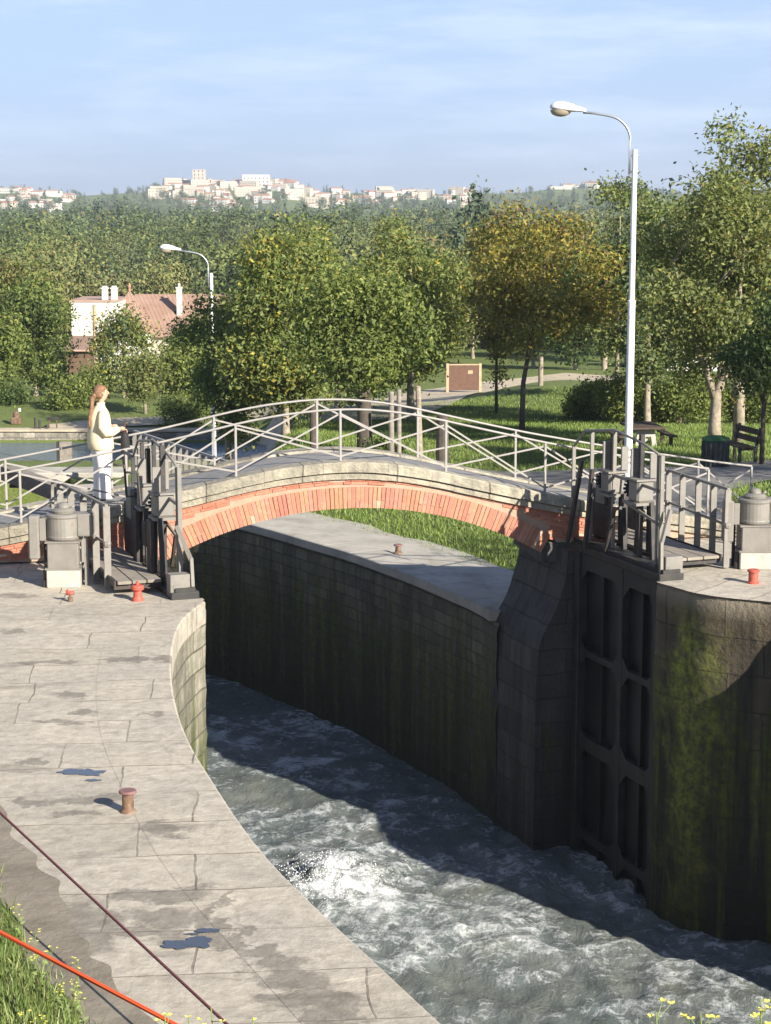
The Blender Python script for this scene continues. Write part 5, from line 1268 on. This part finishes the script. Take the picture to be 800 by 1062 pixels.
# posts, stakes and leaning trunk behind the bridge
def post(px, ytop, ybase, wpx, mat_, label, lean=0, name='wooden_post', cat='post', d=None, group=None):
    p = GT(px, ybase) if d is None else TG(GD(px, ybase, d).x, d)
    h = (ybase-ytop)*p.y/F if d is None else GD(px, ytop, d).z-p.z; r_ = wpx/2*p.y/F
    b = MB(); b.lathe([(r_, -.1), (r_*1.02, h*.3), (r_*.95, h-.03), (r_*.7, h)], n=12)
    if lean:
        for i, v_ in enumerate(b.v): b.v[i] = (v_[0]+lean*v_[2], v_[1], v_[2])
    for i, v_ in enumerate(b.v): k = 1+.08*noise.noise(Vector(v_)*6); b.v[i] = (v_[0]*k, v_[1], v_[2])
    o = b.build(name, mat_, None, p); tag(o, label, cat, group)
post(406, 406, 470, 6, M['oldwood'], 'left one of two grey wooden stakes right of the dark trunk', d=46)
post(414, 404, 470, 5, M['oldwood'], 'right one of two grey wooden stakes right of the dark trunk', d=46)
post(436, 400, 468, 6, M['bark'], 'slim pale leaning trunk between the stakes and the dark stump', .03*-1, 'bare_tree', 'tree', d=47)
post(459, 430, 476, 13, M['darkbark'], 'short dark stump right of the leaning trunk, behind the railing', 0, 'stump', 'stump', d=46)
post(325, 420, 470, 7, M['darkbark'], 'dark slim post behind the crown of the bridge', d=46)
post(561, 370, 400, 5, M['bark'], 'pale short trunk beside the sandy path, right of the autumn tree', name='bare_tree', cat='tree')
post(627, 352, 384, 6, M['bark'], 'pale thin trunk at the far end of the sandy path', name='bare_tree', cat='tree')
post(37, 435, 449, 2.6, M['iron'], 'left of two short black posts on the far bank'); post(41.5, 438, 449.5, 2.6, M['iron'], 'right of two short black posts on the far bank')
post(49, 443, 449.6, 2.6, M['iron'], 'low black stub post on the far bank')
# mooring dolphin of grey timber in the basin
p = GD(66, 486, 56); E_ = empty('timber_post', (p.x, 56, T(p.x, 56))); h = GD(66, 458, 56).z-T(p.x, 56)
tag(E_, 'broad grey timber post with a black edge at the basin, left of the person', 'post')
b = MB(); b.box(-.1, .26, -.1, .14, -.3, h, bev=.01); b.build('timber', M['oldwood'], E_)
b = MB(); b.box(-.19, -.102, -.08, .12, -.3, h, bev=.01); b.build('black_fender', M['iron'], E_)
p = GT(17, 440); E_ = empty('rusty_winch', p); tag(E_, 'rusty brown winch stub on the grass at the far left bank', 'winch')
b = MB(); b.box(-.22, .22, -.2, .2, 0, .3, bev=.03); b.build('base', M['rust'], E_); b = MB(); b.lathe([(.14,.3),(.14,.5),(.1,.56)], n=12); b.build('drum', M['rust'], E_); b = MB(); b.lathe([(.06,.561),(.06,.7)], (.15,.05), 8); b.build('white_knob', M['white'], E_)
p = GT(55, 446); E_ = empty('small_sign', p); tag(E_, 'low dark plate on two thin orange legs on the far bank', 'sign')
for sx in (-.17, .17): b = MB(); b.tube([(sx,0,-.1),(sx,0,.45)], .03, 6); b.build('leg', M['board'], E_)
b = MB(); b.box(-.24, .24, -.05, .05, .45, .56, bev=.01); b.build('plate', M['iron'], E_)
# far bank stone edging
mb = MB(); S = []
for k in range(0, 66): S.append((-60+k*.9, 78.62))
wall_sheet(mb, S, -5.6, -4.22, -1, step=.5, amp=.04)
o = mb.build('bank_wall', M['bank']); tag(o, 'low pale stone wall edging the far side of the basin', 'wall')
cp_ = MB(); cp_.box(-60, -2, 78.55, 79.3, -4.26, -4.16, bev=.02); cp_.build('coping', M['sand'], o)
# lower chamber left bank and head: grey timber deck and picket railing
mb = MB(); mb.box(-13.2, -11.2, 30.4, 50, -3, -1.30, bev=.03); o = tag(mb.build('lower_quay', M['far_path']), kind='structure')
mb = MB(); mb.box(-11.4, -6.6, 46.0, 47.1, -6.2, -1.34, bev=.03); o = tag(mb.build('lower_sill', M['far_path']), kind='structure')
def pickets(P0, P1, n_, h, label, group=None):
    P0, P1 = Vector(P0), Vector(P1); E_ = empty('picket_railing', P0); tag(E_, label, 'railing', group); d = P1-P0
    b = MB(); b.bar((0,0,h), d+Vector((0,0,h)), .05, .05); b.bar((0,0,h*.12), d+Vector((0,0,h*.12)), .04, .04); b.build('rail', M['rail'], E_)
    for k in range(n_): q_ = d*(k/(n_-1)); b = MB(); b.box(q_.x-.05, q_.x+.05, q_.y-.02, q_.y+.02, q_.z-.02, q_.z+h-.03); b.build('picket', M['grey'], E_)
a = GD(140, 478, 44); c_ = GD(236, 492, 38)
pickets((a.x, 44, -.98), (GD(240, 480, 38.5).x, 38.5, -1.0), 17, .95, 'grey picket railing of the lower gate, sloping behind the left part of the bridge')
# beam of the lower gate seen through the left railing
a = GD(8, 492, 44); c_ = GD(78, 506, 40)
E_ = empty('balance_beam', (a.x, 44, -1.30)); tag(E_, 'old grey timber beam lying across the lower quay at the left', 'beam')
b = MB(); b.bar((0,0,.25), (c_.x-a.x, -4, .25), .34, .34); b.build('beam', M['oldwood'], E_); b = MB()
for f_ in (.15, .85): b.box((c_.x-a.x)*f_-.15, (c_.x-a.x)*f_+.15, -4*f_-.2, -4*f_+.2, 0, .08)
b.build('chock', M['iron'], E_)

# ------------------------------------------------------------------ foreground bank, grass, flowers, ropes
FA, FB = Vector((-3.55, 15.1, 0)), Vector((-.55, 8.4, 0)); fd = (FB-FA).normalized(); fn = Vector((fd.y, -fd.x, 0))
if fn.x > 0: fn = -fn
def bankz(x, y):
    s_ = (Vector((x, y, 0))-FA).dot(fn) + .12*noise.noise(Vector((x*1.1, y*1.1, 0)))
    return min(3.02, -.05+.42*s_ + .05*noise.noise(Vector((x*2, y*2, 3))))
V = []; gx = np.arange(-16, 1.6, .2); gy = np.arange(3.9, 24, .2)
for y in gy:
    for x in gx: V.append((x, y, max(-.25, bankz(x, y))))
nx = len(gx); Fq = np.array([(j*nx+i, j*nx+i+1, (j+1)*nx+i+1, (j+1)*nx+i) for j in range(len(gy)-1) for i in range(nx-1) if max(V[j*nx+i][2], V[j*nx+i+1][2], V[(j+1)*nx+i+1][2], V[(j+1)*nx+i][2]) > -.02])
tag(link('grass_bank', raw_mesh('grass_bank', V, Fq, M['grass'], smooth=True)), kind='structure')
# bare earth strip at its foot
mb = MB(); I = []
for k in range(300):
    p = FA + fd*(-6+k*.05); wv_ = .30+.22*noise.noise(p*.6)+.12*noise.noise(p*3.1); I.append([mb.vert((q_.x, q_.y, .022)) for q_ in (p+fn*.6, p-fn*(wv_*.5), p-fn*wv_)])
for a, b in zip(I, I[1:]):
    for i in range(2): mb.face((a[i], b[i], b[i+1], a[i+1]))
tag(mb.build('bare_earth', M['dirt']), kind='structure')
def blades(name, pts, h0, h1, w0, pal, seed, label):
    g = np.random.default_rng(seed); P = np.array(pts); n = len(P); a = g.uniform(0, 2*math.pi, n); h = g.uniform(h0, h1, n)
    d = np.stack([np.cos(a), np.sin(a), np.zeros(n)], 1); le = g.normal(0, .35, (n, 2))
    tip = P + np.stack([le[:, 0]*h, le[:, 1]*h, h], 1); ww = w0*g.uniform(.6, 1.4, n)[:, None]
    V_ = np.stack([P-d*ww, P+d*ww, tip], 1).reshape(-1, 3); pal = np.array(pal, float); ci = g.choice(len(pal), n, p=pal[:, 3]/pal[:, 3].sum())
    C_ = np.concatenate([pal[ci][:, :3]*g.uniform(.7, 1.3, n)[:, None], np.ones((n, 1))], 1).repeat(3, 0)
    o = link(name, raw_mesh(name, V_, np.arange(n*3).reshape(-1, 3), M['blade'], C_)); tag(o, label, 'grass', kind='stuff')
g = np.random.default_rng(2); pts = []
while len(pts) < 52000:
    x, y = g.uniform(-7, 0), g.uniform(8, 16.5)
    s_ = (Vector((x, y, 0))-FA).dot(fn)+.18*noise.noise(Vector((x*1.3, y*1.3, 5)))
    if s_ > g.random()*.35: pts.append((x, y, bankz(x, y)-.01))
GP = [(.10,.15,.03,5),(.14,.19,.045,4),(.22,.22,.09,2),(.06,.10,.02,2)]
blades('grass', pts, .04, .16, .006, GP, 3, 'tufted green grass on the bank at the lower left corner')
pts = []
while len(pts) < 120000:
    px, py = g.uniform(300, 800), g.uniform(405, 590); 
    y = g.uniform(34, 74) ; x = g.uniform(-.06, .23)*y
    z = T(x, y)
    if z < -5: continue
    # keep paths clear: skip near the towpath strip
    if y < 45:
        xr = interp(y, sorted([(b_, a_) for a_, b_ in FARW]))
        if x < xr+1.95+.3*noise.noise(Vector((x, y, 0))): continue
    ok = True
    for (cx0, cy0), (cx1, cy1), hw in (((4.3,31),(5.4,37.5),1.8),((5.4,37.5),(9,41.5),1.7),((9,41.5),(16,44),1.6),((8.6,33.6),(14,35.5),1.1),((-4.5,46.2),(0,45.5),1.5),((0,45.5),(3,43.5),1.6),((3,43.5),(5.6,40.2),1.5)):
        vx, vy = cx1-cx0, cy1-cy0; t = max(0, min(1, ((x-cx0)*vx+(y-cy0)*vy)/(vx*vx+vy*vy)))
        if math.hypot(x-cx0-vx*t, y-cy0-vy*t) < hw*.9: ok = False; break
    if ok: pts.append((x, y, z-.01))
blades('grass', pts, .05, .14, .012, [(.12,.185,.025,5),(.15,.21,.035,4),(.18,.20,.06,1),(.07,.11,.018,1.5)], 6, 'mown green grass of the lawns beyond the lock')
# mustard flowers
M['petal'] = simple('yellow_petal', (.80, .72, .12), .6, .1, 30); M['stem'] = simple('flower_stem', (.16, .22, .06), .7, .2, 20)
def flower(base, top, label, seed, group='yellow wild flowers', nfl=9, sc=1.0, near=False):
    rnd = random.Random(seed); base, top = Vector(base), Vector(top); E_ = empty('wild_flower', base); tag(E_, label, 'flower', group)
    st_ = MB(); H_ = top-base; st_.tube([(0,0,-.02), H_*.5+Vector((.02,.01,0))*sc, H_], [.004*sc,.003*sc,.002*sc], 5); fl = MB()
    for k in range(nfl):
        t = rnd.uniform(.72, 1.0); o_ = H_*t; e_ = o_+Vector((rnd.uniform(-1,1)*.045, rnd.uniform(-1,1)*.045, rnd.uniform(0,.03)))*sc*1.0
        st_.tube([o_-Vector((0,0,.02))*sc, e_], [.0015*sc,.001*sc], 4)
        if near: fl = MB()
        for a in range(4):
            an = a*math.pi/2+rnd.random(); u_ = Vector((math.cos(an), math.sin(an), .35)); v_ = Vector((-math.sin(an), math.cos(an), .1)); s_ = .010*sc
            fl.quad(e_, e_+(u_*.8+v_*.5)*s_, e_+u_*s_*1.3, e_+(u_*.8-v_*.5)*s_)
        if near: fl.build('blossom', M['petal'], E_)
    for k in range(5):
        t = rnd.uniform(.1, .6); o_ = H_*t; a = rnd.uniform(0, 6); u_ = Vector((math.cos(a), math.sin(a), .4))*.05*sc; st_.quad(o_, o_+u_*.5+Vector((0,0,.01)), o_+u_, o_+u_*.5-Vector((0,0,.01)))
    st_.build('stem', M['stem'], E_)
    if not near: fl.build('flower_head', M['petal'], E_)
rnd = random.Random(4); k = 0
while k < 46:
    x, y = rnd.uniform(-3.6, -1.3), rnd.uniform(9.8, 14.6); s_ = (Vector((x, y, 0))-FA).dot(fn)
    if s_ < .02: continue
    z = bankz(x, y); h = rnd.uniform(.14, .42)
    flower((x, y, z), (x+rnd.uniform(-.06,.06), y+rnd.uniform(-.06,.06), z+h), 'yellow wild mustard growing in the grass of the lower left bank', k, 'yellow flowers in the bank grass', 7, .9); k += 1
for i, (px, py, lb) in enumerate([(681,1050,'left one of three yellow flower heads at the bottom right edge'),(727,1050,'middle one of three yellow flower heads at the bottom right edge'),(789,1036,'tallest yellow flower head in the bottom right corner'),(171,1052,'yellow flower poking up beside the orange rope at the bottom edge'),(219,1044,'yellow flower head over the lower end of the dark red rope'),(262,1056,'small yellow flower at the bottom edge right of both ropes'),(196,1058,'low yellow flower between the ropes at the bottom edge')]):
    d_ = 3.75 if px > 300 else 4.0; p = GD(px, py, d_); flower((p.x, d_-.05, 3.0), p, lb, 90+i, 'yellow flowers close to the camera', 8 if px > 300 else 5, .85 if px > 300 else .7, near=True)

def rope(name, pts, r, mat_, label):
    P = [Vector(p) for p in pts]; Q = []
    for a, b in zip(P, P[1:]):
        for k in range(30): Q.append(a.lerp(b, k/30))
    Q.append(P[-1]); b = MB(); n_ = 8
    b.tube(Q, r, n_); o = b.build(name, mat_); tag(o, label, 'rope')
def ropeline(p0, p1, z0, z1, ext0, ext1):
    a = Vector((p0[0]+(p0[0]-p1[0])*ext0, p0[1]+(p0[1]-p1[1])*ext0)); c_ = Vector((p1[0]+(p1[0]-p0[0])*ext1, p1[1]+(p1[1]-p0[1])*ext1))
    A = Vector((*G(a.x, a.y, z0), z0)); C__ = Vector((*G(c_.x, c_.y, z1), z1)); return A, C__
A, B_ = ropeline((0,967), (180,1062), .95, .65, 1.1, .9); rope('mooring_rope', [A, B_, B_+(B_-A)*.6+Vector((0,0,-2.2))], .0135, M['ropeor'], 'taut bright orange mooring rope crossing the lower left corner'); RA0 = A
A, B_ = ropeline((0,843), (235,1062), .75, .35, .6, .6); rope('mooring_rope', [A, B_, B_+(B_-A)*.6+Vector((0,0,-2.4))], .010, M['ropered'], 'thin dark red mooring rope stretched across the left quay'); RB0 = A
for nm, p in (('orange', RA0), ('dark red', RB0)):
    zb = max(0, bankz(p.x, p.y)); E_ = empty('mooring_stake', (p.x, p.y, zb)); tag(E_, 'iron mooring stake on the bank holding the %s rope' % nm, 'stake')
    b = MB(); b.lathe([(.05,-.2),(.05,p.z-zb+.05),(.08,p.z-zb+.06),(.08,p.z-zb+.09)], n=10); b.build('shaft', M['rust'], E_)

# ------------------------------------------------------------------ haze
mb = MB(); mb.box(-1500, 1500, -500, 5200, -40, 90)
q = NB('haze_air'); out = q.t.nodes['Material Output']; q.t.nodes.remove(q.b); pvn = q.t.nodes.new('ShaderNodeVolumePrincipled')
pvn.inputs['Color'].default_value = (.80, .88, 1.0, 1); pvn.inputs['Density'].default_value = .00026; pvn.inputs['Anisotropy'].default_value = .2
q.t.links.new(pvn.outputs[0], out.inputs['Volume'])
hz_ = mb.build('haze', q.m); tag(hz_, 'thin blue haze over the distant hills', 'haze', kind='stuff')
